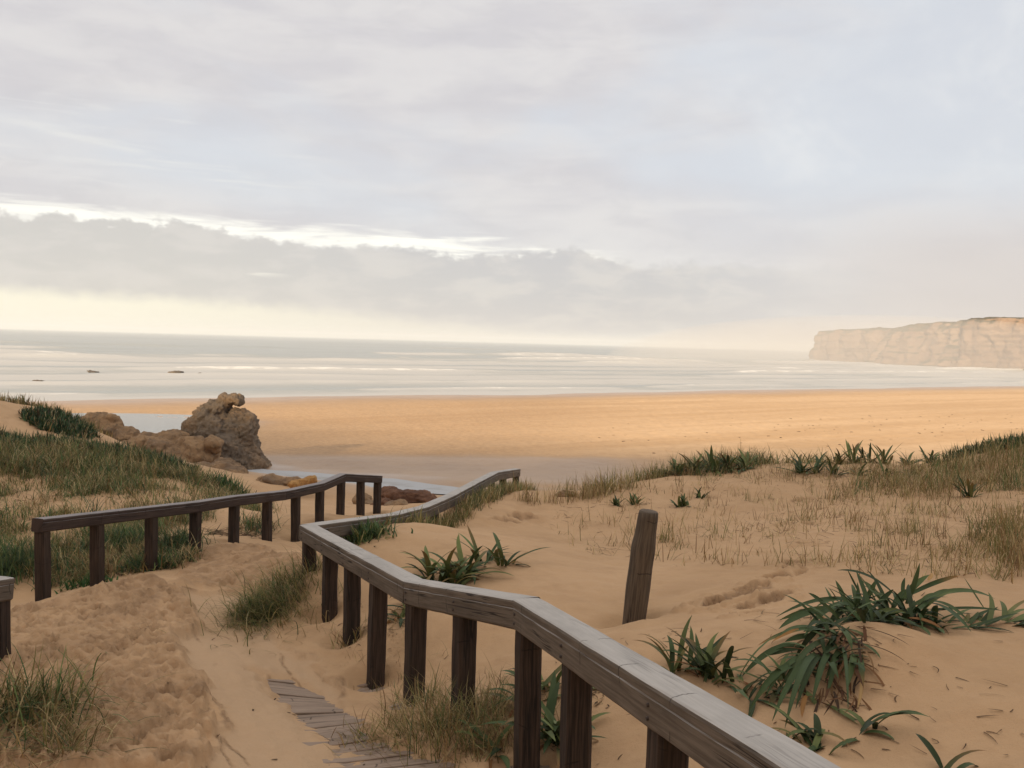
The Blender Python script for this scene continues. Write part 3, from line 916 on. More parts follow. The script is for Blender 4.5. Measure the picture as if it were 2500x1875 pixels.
# ------------------------------------------------------------------ headland
def build_headland():
    cx, cy = 345.0, 400.0
    foot = np.array([(420, 640), (300, 585), (205, 530), (166, 487), (168, 465), (176, 430), (183, 395), (188, 360), (196, 322), (208, 285), (225, 245), (262, 200), (330, 170), (420, 160)], float)
    seg = np.r_[0, np.cumsum(np.hypot(*np.diff(foot, axis=0).T))]
    ss = np.arange(0, seg[-1], 0.9)
    fx = np.interp(ss, seg, foot[:, 0]); fy = np.interp(ss, seg, foot[:, 1])
    k = np.ones(9) / 9
    fx = np.convolve(np.pad(fx, 4, 'edge'), k, 'valid'); fy = np.convolve(np.pad(fy, 4, 'edge'), k, 'valid')
    dx_, dy_ = cx - fx, cy - fy
    L = np.hypot(dx_, dy_); dx_ /= L; dy_ /= L
    H = np.interp(fy, [160, 250, 330, 372, 392, 420, 487, 640], [22.5, 21.5, 20.6, 19.9, 19.4, 17.8, 15.9, 15.5])
    prof = [(-8, -0.25), (-4, -0.08), (-1.5, 0.01)] + [(o_, h_) for o_, h_ in zip(np.interp(np.linspace(0, 1, 46), [0, .2, .5, .85, 1], [0, 0.8, 1.6, 2.2, 4.2]), np.linspace(0.02, 0.97, 46))] + [(6, 0.99), (9, 1.0), (14, 1.01), (22, 1.03), (35, 1.05), (55, 1.07), (80, 1.08), (110, 1.08), (140, 1.05)]
    po = np.array(prof)
    off = np.repeat(po[:, 0][None, :], len(ss), 0); hf = np.repeat(po[:, 1][None, :], len(ss), 0)
    S = np.repeat(ss[:, None], len(prof), 1)
    Hh = np.repeat(H[:, None], len(prof), 1)
    zz = hf * Hh
    X0 = fx[:, None] + dx_[:, None] * off; Y0 = fy[:, None] + dy_[:, None] * off
    # gullies, buttresses, slumped aprons and ledges
    g1 = fbm3(S / 34.0, zz / 60.0, np.zeros_like(S) + 1.3, 3)
    g2 = fbm3(S / 9.0, zz / 16.0, np.zeros_like(S) + 4.4, 4)
    led = fbm3(S / 30.0, zz / 2.2, np.zeros_like(S) + 7.7, 2)
    cliff = smooth(-6, 0, off) * (1 - smooth(8, 40, off))
    apron = np.clip(fbm2(ss / 40.0, np.zeros_like(ss), 41.0, 2) + 0.15, 0, 1)[:, None] * (1 - np.clip(zz / Hh, 0, 1)) ** 1.3 * 9.0
    push = cliff * (8.5 * g1 + 3.4 * g2 + 0.9 * led) - apron * smooth(-6, 1, off)
    X = X0 + dx_[:, None] * push; Y = Y0 + dy_[:, None] * push
    zz = zz + (hf > 0.9) * (0.7 * fbm2(X / 9.0, Y / 9.0, 42.0, 4) + 0.5 * fbm2(X / 2.5, Y / 2.5, 43.0, 2))
    V = np.c_[X.ravel(), Y.ravel(), zz.ravel()]
    # close the top with a ring shrinking to the centre is not needed: the last row lies far inland
    me = mesh_np("headland", V, grid_faces(len(ss), len(prof)), True)
    m, g, b = new_mat("headland_cliff")
    p = g.pos(); x, y, z = g.sep(p)
    nz = g.sep(g.node('ShaderNodeNewGeometry').outputs['Normal'])[2]
    n1 = g.noise(p, 0.09, 5, 0.6); n2 = g.noise(p, 0.5, 5, 0.65)
    band = g.noise(g.xyz(g.m('MULTIPLY', x, 0.03), g.m('MULTIPLY', y, 0.03), g.m('MULTIPLY', z, 0.55)), 1.0, 4, 0.6)
    rock = g.mix(g.sstep(0.35, 0.65, n1), (0.150, 0.100, 0.073), (0.215, 0.150, 0.108))
    rock = g.mix(g.m('MULTIPLY', g.sstep(0.5, 0.7, band), 0.6), rock, (0.090, 0.068, 0.054))
    rock = g.mix(g.m('MULTIPLY', g.sstep(0.52, 0.7, n2), 0.5), rock, (0.29, 0.21, 0.15))
    veg = g.mix(n2, (0.040, 0.040, 0.024), (0.080, 0.065, 0.038))
    vf = g.sstep(0.48, 0.72, g.m('ADD', nz, g.m('MULTIPLY', g.m('SUBTRACT', n2, 0.5), 0.5)))
    c = g.mix(vf, rock, veg)
    g.put(b.inputs['Base Color'], c)
    b.inputs['Roughness'].default_value = 0.95
    g.put(b.inputs['Normal'], g.bump(n2, 0.8, 1.2))
    o = new_obj("headland", me, m)
    tag(o, "hazy ochre cliff of the headland with scrub along its top", kind='structure')


build_headland()


# ------------------------------------------------------------------ haze
def build_haze():
    top = 37.0
    x0, x1, y0, y1, z0 = -6600, 6600, -800, 6700, -5.0
    V = [(x, y, z) for z in (z0, top) for y in (y0, y1) for x in (x0, x1)]
    Fq = [(0, 2, 3, 1), (4, 5, 7, 6), (0, 1, 5, 4), (2, 6, 7, 3), (0, 4, 6, 2), (1, 3, 7, 5)]
    me = mesh_np("haze", np.array(V), np.array(Fq), False)
    m = bpy.data.materials.new("sea_haze")
    m.use_nodes = True
    nt = m.node_tree
    nt.nodes.clear()
    v = nt.nodes.new('ShaderNodeVolumePrincipled')
    v.inputs['Color'].default_value = (0.86, 0.90, 0.94, 1)
    v.inputs['Density'].default_value = 0.00032
    v.inputs['Anisotropy'].default_value = 0.1
    out = nt.nodes.new('ShaderNodeOutputMaterial')
    nt.links.new(v.outputs[0], out.inputs['Volume'])
    o = new_obj("haze", me, m)
    tag(o, "pale sea mist over the whole bay", kind='stuff')


build_haze()


def build_spray(name, label, loc, size, rot, dens):
    m = bpy.data.materials.new("sea_spray")
    m.use_nodes = True
    nt = m.node_tree
    nt.nodes.clear()
    v = nt.nodes.new('ShaderNodeVolumePrincipled')
    v.inputs['Color'].default_value = (0.70, 0.69, 0.69, 1)
    v.inputs['Density'].default_value = dens
    out = nt.nodes.new('ShaderNodeOutputMaterial')
    nt.links.new(v.outputs[0], out.inputs['Volume'])
    bm = bmesh.new()
    bmesh.ops.create_icosphere(bm, subdivisions=5, radius=1.0, matrix=Matrix.Translation(loc) @ Matrix.Rotation(rot, 4, 'Z') @ Matrix.Diagonal((*size, 1)))
    me = bpy.data.meshes.new(name)
    bm.to_mesh(me); bm.free()
    o = new_obj(name, me, m)
    tag(o, label, kind='stuff')


build_spray("spray_mist", "salt spray hanging low over the surf at the foot of the headland", (140, 350, -3.0), (100, 190, 22), math.radians(-18), 0.0032)


# ------------------------------------------------------------------ beams, handrails
def beam(p0, p1, w, h, n0=None, n1=None, bev=0.014, top=True, wob=0.0012, seed=0):
    """a squared timber from p0 to p1; p0, p1 are the middles of its top side (top=True). n0, n1: plan normals of the mitred ends."""
    rr = np.random.default_rng(seed)
    p0 = np.array(p0, float); p1 = np.array(p1, float)
    d = p1 - p0; L = np.linalg.norm(d); d /= L
    side = np.cross(d, [0, 0, 1.0]); side /= np.linalg.norm(side)
    upv = np.cross(side, d)
    prof = [(-w / 2, -h), (-w / 2 + bev, -h), (w / 2 - bev, -h), (w / 2, -h + bev), (w / 2, -bev * 1.0), (w / 2 - bev, 0), (-w / 2 + bev, 0), (-w / 2, -bev), (-w / 2, -h + bev)]
    prof = prof[1:]
    prof = [(w / 2 - bev, -h), (w / 2, -h + bev), (w / 2, -0.30 * h), (w / 2 - 0.005, -0.275 * h), (w / 2, -0.25 * h), (w / 2, -bev), (w / 2 - bev * 0.35, -bev * 0.3), (w / 2 - bev, 0), (0, 0.002), (-w / 2 + bev, 0), (-w / 2 + bev * 0.35, -bev * 0.3), (-w / 2, -bev), (-w / 2, -0.25 * h), (-w / 2 + 0.005, -0.275 * h), (-w / 2, -0.30 * h), (-w / 2, -h + bev), (-w / 2 + bev, -h)]
    m = len(prof)
    ns = max(3, int(L / 0.12) + 1)
    V, UV = [], []
    per = [0]
    for i in range(1, m):
        per.append(per[-1] + math.dist(prof[i], prof[i - 1]))
    for k in range(ns):
        t = k / (ns - 1)
        wb = rr.normal(0, wob, 2)
        for i, (a, b_) in enumerate(prof):
            s = t * L
            # mitre: slide along d so that the end lies in the plane with normal n
            sh = 0.0
            if n0 is not None and k == 0:
                sh = -(a * np.dot(side[:2], n0)) / max(np.dot(d[:2], n0), 0.3)
            if n1 is not None and k == ns - 1:
                sh = -(a * np.dot(side[:2], n1)) / max(np.dot(d[:2], n1), 0.3)
            jit = rr.normal(0, wob * 0.5, 2)
            q = p0 + d * (s + sh) + side * (a + wb[0] + jit[0]) + upv * (b_ + wb[1] * 0.5 + jit[1])
            V.append(q); UV.append((s, per[i]))
    Fq = []
    for k in range(ns - 1):
        for i in range(m):
            j = (i + 1) % m
            Fq.append((k * m + i, k * m + j, (k + 1) * m + j, (k + 1) * m + i))
    V = np.array(V); UV = np.array(UV)
    return V, np.array(Fq), UV, m, ns


def beam_obj(name, p0, p1, w, h, mat, parent, **kw):
    V, Fq, UV, m, ns = beam(p0, p1, w, h, **kw)
    me = bpy.data.meshes.new(name)
    faces = [tuple(f) for f in Fq]
    faces.append(tuple(range(m))[::-1])
    faces.append(tuple((ns - 1) * m + i for i in range(m)))
    org = V.mean(0)
    me.from_pydata([tuple(v - org) for v in V], [], faces)
    l = me.uv_layers.new(name="UVMap")
    idx = np.zeros(len(me.loops), np.int32); me.loops.foreach_get("vertex_index", idx)
    l.data.foreach_set("uv", UV[idx].astype(np.float32).ravel())
    bm = bmesh.new(); bm.from_mesh(me); bmesh.ops.recalc_face_normals(bm, faces=bm.faces[:]); bm.to_mesh(me); bm.free()
    o = bpy.data.objects.new(name, me)
    o.location = org
    COL.objects.link(o)
    me.materials.append(mat)
    if parent is not None:
        o.parent = parent
        o.matrix_parent_inverse = Matrix.Translation(parent.location).inverted()
    return o


def post_obj(x, y, ztop, zbot, dirv, w, mat, parent, seed):
    """a squared post: a beam standing upright, turned along dirv"""
    rr = np.random.default_rng(seed)
    h = ztop - zbot
    lean = rr.normal(0, 0.008, 2)
    a = math.atan2(dirv[1], dirv[0]) + rr.normal(0, 0.04)
    c, s = math.cos(a), math.sin(a)
    bev = 0.016
    b_ = w / 2
    prof = [(b_ - bev, -b_), (b_, -b_ + bev), (b_, 0.0), (b_, b_ - bev), (b_ - bev, b_), (0, b_), (-b_ + bev, b_), (-b_, b_ - bev), (-b_, 0), (-b_, -b_ + bev), (-b_ + bev, -b_), (0, -b_)]
    m = len(prof); ns = max(4, int(h / 0.1))
    V, UV = [], []
    per = 0; pers = []
    for i in range(m):
        pers.append(per); per += math.dist(prof[i], prof[(i + 1) % m])
    for k in range(ns):
        t = k / (ns - 1)
        for i, (u, v) in enumerate(prof):
            j = rr.normal(0, 0.0015, 2)
            u2, v2 = u + j[0], v + j[1]
            V.append((u2 * c - v2 * s + lean[0] * (t - 1) * h, u2 * s + v2 * c + lean[1] * (t - 1) * h, t * h))
            UV.append((t * h, pers[i]))
    faces = []
    for k in range(ns - 1):
        for i in range(m):
            jx = (i + 1) % m
            faces.append((k * m + i, k * m + jx, (k + 1) * m + jx, (k + 1) * m + i))
    faces.append(tuple(range(m))[::-1]); faces.append(tuple((ns - 1) * m + i for i in range(m)))
    me = bpy.data.meshes.new("post")
    me.from_pydata(V, [], faces)
    l = me.uv_layers.new(name="UVMap")
    idx = np.zeros(len(me.loops), np.int32); me.loops.foreach_get("vertex_index", idx)
    l.data.foreach_set("uv", np.array(UV, np.float32)[idx].ravel())
    o = bpy.data.objects.new("post", me)
    o.location = (x, y, zbot)
    COL.objects.link(o)
    me.materials.append(mat)
    o.parent = parent
    o.matrix_parent_inverse = Matrix.Translation(parent.location).inverted()
    return o


RAIL_W, RAIL_H, POST_W = 0.165, 0.165, 0.125


M_BOLT = new_mat("rusty_bolt")[0]
M_BOLT.node_tree.nodes['Principled BSDF'].inputs['Base Color'].default_value = (0.05, 0.035, 0.028, 1)
M_BOLT.node_tree.nodes['Principled BSDF'].inputs['Roughness'].default_value = 0.6


def handrail(label, nodes, posts, mats, base, bolts=(), RAIL_W=0.165, RAIL_H=0.165):
    """nodes: 3-D points of the rail's top centre line. posts: arc positions (metres along plan) of the posts."""
    root = empty("wooden_handrail", base)
    tag(root, label, "handrail", "weathered timber handrails along the sandy path")
    N = [np.array(n, float) for n in nodes]
    dirs = []
    for a, b_ in zip(N[:-1], N[1:]):
        d = (b_ - a)[:2]; dirs.append(d / np.linalg.norm(d))
    for i in range(len(N) - 1):
        n0 = None if i == 0 else (dirs[i - 1] + dirs[i]) / np.linalg.norm(dirs[i - 1] + dirs[i])
        n1 = None if i == len(N) - 2 else (dirs[i] + dirs[i + 1]) / np.linalg.norm(dirs[i] + dirs[i + 1])
        d3 = N[i + 1] - N[i]; d3 = d3 / np.linalg.norm(d3)
        p0 = N[i] + d3 * (0.0015 if i else 0); p1 = N[i + 1] - d3 * 0.0015
        beam_obj("rail", p0, p1, RAIL_W, RAIL_H, mats[0], root, n0=n0, n1=n1, seed=i * 7 + int(abs(base[0]) * 100))
    cum = [0]
    for a, b_ in zip(N[:-1], N[1:]):
        cum.append(cum[-1] + np.linalg.norm((b_ - a)[:2]))
    for k, sp in enumerate(posts):
        i = max(0, min(len(N) - 2, int(np.searchsorted(cum, sp) - 1)))
        t = (sp - cum[i]) / (cum[i + 1] - cum[i])
        q = N[i] * (1 - t) + N[i + 1] * t
        zb = float(gz(q[0], q[1])[0]) - 0.35
        post_obj(q[0], q[1], q[2] - RAIL_H - 0.001, min(zb, q[2] - RAIL_H - 0.2), dirs[i], POST_W, mats[1], root, k * 13 + 5)
    for sp in bolts:
        i = max(0, min(len(N) - 2, int(np.searchsorted(cum, sp) - 1)))
        t = (sp - cum[i]) / (cum[i + 1] - cum[i])
        q = N[i] * (1 - t) + N[i + 1] * t
        nrm = np.array([dirs[i][1], -dirs[i][0], 0.0])
        if np.dot(nrm[:2], -q[:2]) < 0: nrm = -nrm
        for dz_ in (-0.075, -0.125):
            bm = bmesh.new()
            bmesh.ops.create_cone(bm, cap_ends=True, segments=10, radius1=0.009, radius2=0.006, depth=0.012)
            me = bpy.data.meshes.new("bolt"); bm.to_mesh(me); bm.free()
            me.materials.append(M_BOLT)
            o = bpy.data.objects.new("bolt", me); COL.objects.link(o)
            o.rotation_euler = Vector(nrm).to_track_quat('Z', 'Y').to_euler()
            o.location = Vector(q + nrm * (RAIL_W / 2 + 0.003)) + Vector((0, 0, dz_))
            o.parent = root
            o.matrix_parent_inverse = Matrix.Translation(root.location).inverted()
    return root


def arc_of(nodes, q):
    """plan distance along the nodes of the point nearest to q"""
    best, cum = None, 0
    for a, b_ in zip(nodes[:-1], nodes[1:]):
        a = np.array(a)[:2]; b2 = np.array(b_)[:2]
        e = b2 - a; L = np.linalg.norm(e)
        t = np.clip(np.dot(np.array(q)[:2] - a, e) / L ** 2, 0, 1)
        d = np.linalg.norm(a + t * e - np.array(q)[:2])
        if best is None or d < best[0]:
            best = (d, cum + t * L)
        cum += L
    return best[1]


# right-hand rail: from beside the viewer down to the corner, then away along the path
near_dir = np.array([0.725, -2.5]) / np.hypot(0.725, 2.5)
n_j = P(1286, 1461, 4.85); n_far = P(1990, 1875, 2.35)
beh = n_far + (n_far - n_j) * 1.15
RN = [beh, n_j, P(1010, 1416, 6.2), P(752, 1281, 9.0)]
RN2 = [P(752, 1281, 9.0), P(962, 1254, 10.8), P(1034, 1236, 11.9), P(1099, 1208, 13.0), P(1164, 1174, 15.0), P(1208, 1152, 17.0), P(1262, 1144, 19.0)]
nodesR = RN + RN2[1:]
ps = [arc_of(RN, P(px, 1500, d)) for px, d in [(750, 8.93), (797, 8.2), (857, 7.55), (920, 6.9), (1015, 6.15), (1137, 5.5), (1294, 4.8), (1452, 4.1), (1690, 3.2)]] + [0.3, 1.1, 1.9]
cR = arc_of(nodesR, RN2[0])
far_ps = [arc_of(RN2, P(px, 1200, d)) + cR for px, d in [(1128, 13.8), (1168, 15.15), (1201, 16.6), (1230, 17.7), (1260, 18.92), (1060, 12.3), (1015, 11.6), (960, 10.78), (880, 9.95)]]
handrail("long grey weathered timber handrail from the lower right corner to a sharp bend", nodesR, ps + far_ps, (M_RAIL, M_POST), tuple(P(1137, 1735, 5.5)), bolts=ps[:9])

# left-hand rail
LN = [P(92, 1266, 9.24), P(237, 1250, 10.1), P(478, 1224, 11.75), P(572, 1210, 12.5), P(690, 1198, 13.7), P(781, 1179, 14.9), P(836, 1156, 15.75), P(926, 1161, 17.1)]
LN[0] = LN[0]
psL = [0.065] + [arc_of(LN, P(px, 1250, d)) for px, d in [(237, 10.1), (367, 10.95), (478, 11.75), (572, 12.5), (652, 13.3), (722, 14.1), (781, 14.9), (834, 15.7), (877, 16.4)]]
totL = arc_of(LN, LN[-1])
psL.append(totL - 0.065)
handrail("dark brown timber handrail on the left of the path in front of the grassy dune", LN, psL, (M_RAIL_DARK, M_POST), tuple(P(92, 1478, 9.3)), RAIL_W=0.15, RAIL_H=0.142)

# end of the nearest left rail
e0 = P(14, 1408, 6.45)
e1 = e0 + np.array([-0.75, -3.2, 0.45])
e2 = e1 + np.array([-0.3, -3.0, 0.5])
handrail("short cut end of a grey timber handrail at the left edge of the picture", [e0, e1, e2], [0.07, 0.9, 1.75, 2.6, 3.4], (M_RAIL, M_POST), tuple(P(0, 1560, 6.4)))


# ------------------------------------------------------------------ boardwalk
def build_boardwalk():
    cpx = [G(640, 1640), G(760, 1720), G(900, 1815), G(1010, 1880)]
    a = np.array([cpx[0][:2], cpx[3][:2]])
    d = a[1] - a[0]; d /= np.linalg.norm(d)
    # walkway axis: from up-left to down-right; planks lie across, nearly square to the view
    across = np.array([0.985, 0.17])
    axis = np.array([0.50, -0.866])
    V, Fq, UV = [], [], []
    start = a[0] - axis * 0.15
    pitch = 0.072
    n = int(3.6 / pitch)
    rr = np.random.default_rng(17)
    for k in range(n):
        c0 = start + axis * pitch * k + across * 0.30
        half = 0.64
        tw = rr.normal(0, 0.004); tz = rr.normal(0, 0.005)
        e1_, e2_ = c0 - across * half, c0 + across * half
        fwd = np.array([-across[1], across[0]])
        base = len(V)
        for q, end in ((e1_, 0), (c0 - across * 0.3, .35), (c0 + across * 0.3, .65), (e2_, 1)):
            z0 = float(land(np.array([q[0]]), np.array([q[1]]))[0]) - 0.049 + tz + (0.06 * (end - 0.5) * 0.2)
            for (f_, dz_) in ((-0.031, -0.03), (-0.031, -0.004), (-0.027, 0.0), (0.027, 0.0), (0.031, -0.004), (0.031, -0.03)):
                V.append((q[0] + fwd[0] * f_, q[1] + fwd[1] * f_, z0 + dz_ + tw * f_ * 10))
                UV.append((end * 1.56 + k * 3.1, f_ + k * 0.37))
        for s in range(3):
            for i in range(5):
                Fq.append((base + s * 6 + i, base + s * 6 + i + 1, base + (s + 1) * 6 + i + 1, base + (s + 1) * 6 + i))
    me = mesh_np("boardwalk", np.array(V), np.array(Fq), False, uv=np.array(UV))
    bm = bmesh.new(); bm.from_mesh(me); bmesh.ops.recalc_face_normals(bm, faces=bm.faces[:]); bm.to_mesh(me); bm.free()
    o = new_obj("boardwalk_path", me, M_PLANK)
    tag(o, "old planked boardwalk half buried in drifted sand", kind='structure')


build_boardwalk()


# ------------------------------------------------------------------ the lone log post
def build_log():
    q0 = P(1549, 1506, 7.2); q1 = P(1584, 1247, 7.16)
    ax = q1 - q0; L = np.linalg.norm(ax); ax /= L
    s1 = np.cross(ax, [0, 1, 0]); s1 /= np.linalg.norm(s1); s2 = np.cross(s1, ax)
    n, ns = 28, 30
    V, UV = [], []
    bot = 0.35
    for k in range(ns):
        t = k / (ns - 1)
        s = -bot + (L + bot) * t
        u = s / L
        r = 0.092 + 0.006 * math.sin(u * 5.0) - 0.004 * u + 0.010 * math.exp(-((u - 0.66) / 0.10) ** 2)
        bend = 0.006 * math.sin(u * 3.3)
        if k == ns - 1: r *= 0.95
        for i in range(n):
            a = 2 * math.pi * i / n
            rr_ = r * (1 + 0.045 * float(perlin3(np.array([math.cos(a) * 1.5]), np.array([math.sin(a) * 1.5]), np.array([u * 4.0]))[0]) + 0.03 * math.cos(2 * a + u))
            top_tilt = (0.035 * math.cos(a) - 0.02 * math.sin(a)) if k >= ns - 2 else 0
            p = q0 + ax * (s - abs(top_tilt) * 0.4) + s1 * (rr_ * math.cos(a) + bend) + s2 * rr_ * math.sin(a)
            V.append(p); UV.append((s, a * 0.09))
    Fq = list(map(tuple, grid_faces(ns, n, wrap=True)))
    top = len(V)
    # end grain: an inset ring and a slightly dished middle
    for i in range(n):
        a = 2 * math.pi * i / n
        V.append(q0 + ax * (L - 0.002) + s1 * (0.070 * math.cos(a)) + s2 * 0.070 * math.sin(a)); UV.append((L + 0.02, a * 0.06))
    last = (ns - 1) * n
    for i in range(n):
        j = (i + 1) % n
        Fq.append((last + i, last + j, top + j, top + i))
    me = bpy.data.meshes.new("log_post")
    org = q0
    faces = Fq + [tuple(top + i for i in range(n))]
    me.from_pydata([tuple(np.array(v) - org) for v in V], [], faces)
    l = me.uv_layers.new(name="UVMap")
    idx = np.zeros(len(me.loops), np.int32); me.loops.foreach_get("vertex_index", idx)
    l.data.foreach_set("uv", np.array(UV, np.float32)[idx].ravel())
    bm = bmesh.new(); bm.from_mesh(me); bmesh.ops.recalc_face_normals(bm, faces=bm.faces[:])
    for f in bm.faces: f.smooth = True
    bm.to_mesh(me); bm.free()
    o = new_obj("log_post", me, M_LOG)
    o.location = org
    tag(o, "leaning weathered round log post standing alone in the dune sand", "post")


build_log()


# ------------------------------------------------------------------ rocks
def rock(name, label, blobs, mat, voxel=0.06, disp=0.10, freq=1.6, seed=0, group=None, ground_push=0.0, strat=0.03):
    """blobs: (px, py, rx px, ry px, depth, depth radius in m). A union of lumps, worn and broken up by noise."""
    bm = bmesh.new()
    rr = random.Random(seed)
    cs = []
    for (px, py, rx, ry, d, rd) in blobs:
        c = P(px, py, d); k = d / F
        cs.append(c)
        q = bmesh.ops.create_icosphere(bm, subdivisions=4, radius=1.0)
        for _ in range(11):
            n_ = Vector((rr.gauss(0, 1), rr.gauss(0, 1), rr.gauss(0, 1))).normalized(); h_ = rr.uniform(0.66, 0.9)
            for v_ in q['verts']:
                ex = v_.co.dot(n_) - h_
                if ex > 0: v_.co -= n_ * ex
        M = Matrix.Translation(Vector(c)) @ Matrix.Rotation(rr.uniform(-0.25, 0.25), 4, 'Y') @ Matrix.Rotation(rr.uniform(-0.4, 0.4), 4, 'Z') @ Matrix.Diagonal((rx * k, rd, ry * k, 1))
        bmesh.ops.transform(bm, matrix=M, verts=q['verts'])
    me = bpy.data.meshes.new(name)
    bm.to_mesh(me); bm.free()
    o = bpy.data.objects.new(name, me); COL.objects.link(o)
    md = o.modifiers.new("r", 'REMESH'); md.mode = 'VOXEL'; md.voxel_size = voxel
    dg = bpy.context.evaluated_depsgraph_get()
    me2 = bpy.data.meshes.new_from_object(o.evaluated_get(dg))
    bpy.data.objects.remove(o); bpy.data.meshes.remove(me)
    n = len(me2.vertices)
    co = np.zeros(n * 3, np.float32); me2.vertices.foreach_get("co", co); co = co.reshape(-1, 3).astype(float)
    no = np.zeros(n * 3, np.float32); me2.vertex_normals.foreach_get("vector", no); no = no.reshape(-1, 3)
    f1 = fbm3(co[:, 0] * freq + seed, co[:, 1] * freq, co[:, 2] * freq * 1.3, 5, 0.55)
    ridg = 1 - np.abs(fbm3(co[:, 0] * freq * 1.7, co[:, 1] * freq * 1.7 + seed, co[:, 2] * freq * 1.7, 4, 0.55)) * 2.0
    st = fbm3(co[:, 0] * 0.6 + 0.35 * co[:, 2], co[:, 1] * 0.6, co[:, 2] * 5.0 * freq / 1.6 + co[:, 0] * 0.8 + seed, 3)
    fine = fbm3(co[:, 0] * freq * 5.0, co[:, 1] * freq * 5.0, co[:, 2] * freq * 6.0 + seed, 3, 0.6)
    co = co + no * (0.30 * disp * fine)[:, None]
    co = co + no * (disp * (0.75 * f1 + 0.45 * ridg - 0.05) + strat * st)[:, None]
    org = np.mean(cs, axis=0); org[2] = co[:, 2].min()
    me2.vertices.foreach_set("co", (co - org).astype(np.float32).ravel())
    me2.polygons.foreach_set("use_smooth", np.ones(len(me2.polygons), bool))
    me2.update()
    me2.name = name
    me2.materials.clear()
    o = new_obj(name, me2, mat)
    o.location = org
    tag(o, label, "rock", group)
    return o


def bl(px, py, rx, ry, d, rd):
    return (px, py, rx, ry, d, rd)


rock("sea_stack", "tall grey rock with a knobbly overhanging top standing on the beach",
     [bl(545, 1110, 75, 62, 33, 1.2), bl(600, 1112, 40, 58, 33, 0.9), bl(520, 1050, 62, 46, 33.2, 0.9), bl(578, 1050, 40, 55, 33.3, 0.9), bl(505, 1022, 42, 36, 33.3, 0.7),
      bl(536, 1004, 30, 32, 33.3, 0.6), bl(497, 1022, 30, 26, 33.3, 0.55), bl(518, 1000, 22, 22, 33.3, 0.45), bl(546, 981, 16, 17, 33.2, 0.42), bl(572, 975, 20, 15, 33.2, 0.40), bl(604, 1050, 20, 40, 33, 0.6), bl(622, 1140, 32, 36, 32.8, 0.8), bl(480, 1050, 30, 30, 33.3, 0.8)], M_ROCK, 0.04, 0.13, 1.6, 3)
rock("rock_ledge", "long low ochre rock ledge joining the foot of the tall grey rock",
     [bl(335, 1090, 50, 24, 30.5, 0.9), bl(395, 1098, 55, 34, 30.5, 1.0), bl(470, 1108, 66, 42, 30.6, 1.0), bl(430, 1130, 66, 30, 29.8, 0.9), bl(410, 1066, 48, 16, 31.5, 0.7), bl(520, 1085, 24, 16, 30.4, 0.6), bl(365, 1068, 18, 10, 31.2, 0.4)], M_ROCK_OCHRE, 0.06, 0.13, 1.4, 5)
rock("boulder", "rounded red brown boulder lying in front of the tall grey rock",
     [bl(530, 1152, 62, 22, 28.6, 0.8), bl(578, 1158, 34, 20, 28.3, 0.6), bl(480, 1150, 50, 20, 28.8, 0.7), bl(545, 1135, 40, 16, 29, 0.6)], M_ROCK_OCHRE, 0.05, 0.08, 1.5, 9)
rock("boulder", "smaller sunlit ochre rock with a pale vein left of the tall grey rock",
     [bl(248, 1045, 52, 36, 36, 1.0), bl(228, 1025, 30, 20, 36, 0.7), bl(262, 1028, 34, 18, 36, 0.6), bl(305, 1065, 40, 22, 35.8, 0.8), bl(215, 1052, 20, 26, 36, 0.6)], M_ROCK_OCHRE, 0.06, 0.12, 1.5, 12)
rock("boulder", "flat beige rock on the sand beside the orange stone", [bl(672, 1175, 44, 13, 27, 0.35), bl(640, 1178, 20, 10, 27, 0.3), bl(712, 1174, 22, 10, 27, 0.3)], M_ROCK_OCHRE, 0.035, 0.05, 2.4, 14, "rocks lying on the sand behind the handrails")
rock("boulder", "bright orange stone just above the dark left handrail", [bl(742, 1178, 28, 13, 25.6, 0.3), bl(760, 1174, 16, 12, 25.6, 0.25), bl(722, 1184, 16, 10, 25.5, 0.25)], M_ROCK_ORANGE, 0.03, 0.045, 3.0, 16, "rocks lying on the sand behind the handrails")
rock("boulder", "dark red flat slab of rock, the widest between the two handrails", [bl(1000, 1212, 60, 18, 23.2, 0.5), bl(950, 1205, 30, 14, 23.4, 0.4), bl(1040, 1216, 26, 15, 23.1, 0.4)], M_ROCK_RED, 0.035, 0.06, 2.2, 18, "rocks lying on the sand behind the handrails")
rock("boulder", "brown rock seen behind the end posts of the left handrail", [bl(890, 1222, 28, 22, 22.2, 0.3), bl(872, 1230, 14, 14, 22.1, 0.25), bl(912, 1232, 22, 14, 22.0, 0.3)], M_ROCK_OCHRE, 0.03, 0.05, 2.6, 20, "rocks lying on the sand behind the handrails")
rock("boulder", "grey brown pointed rock leaning against the dark red slab", [bl(935, 1228, 24, 17, 21.6, 0.3), bl(918, 1236, 18, 10, 21.5, 0.25)], M_ROCK_RED, 0.03, 0.05, 2.8, 22, "rocks lying on the sand behind the handrails")
rock("boulder", "small pinkish rock in front of the dark red slab", [bl(962, 1236, 26, 13, 21.0, 0.3), bl(980, 1230, 16, 10, 21.0, 0.2), bl(940, 1246, 20, 9, 20.8, 0.25)], M_ROCK_OCHRE, 0.03, 0.05, 2.8, 24, "rocks lying on the sand behind the handrails")
qd = G(1385, 1208)
rock("stone", "small ochre stone half buried at the crest of the right dune", [bl(1385, 1206, 22, 10, qd[1], 0.14), bl(1370, 1208, 12, 8, qd[1], 0.1)], M_ROCK_OCHRE, 0.015, 0.02, 5.0, 26)
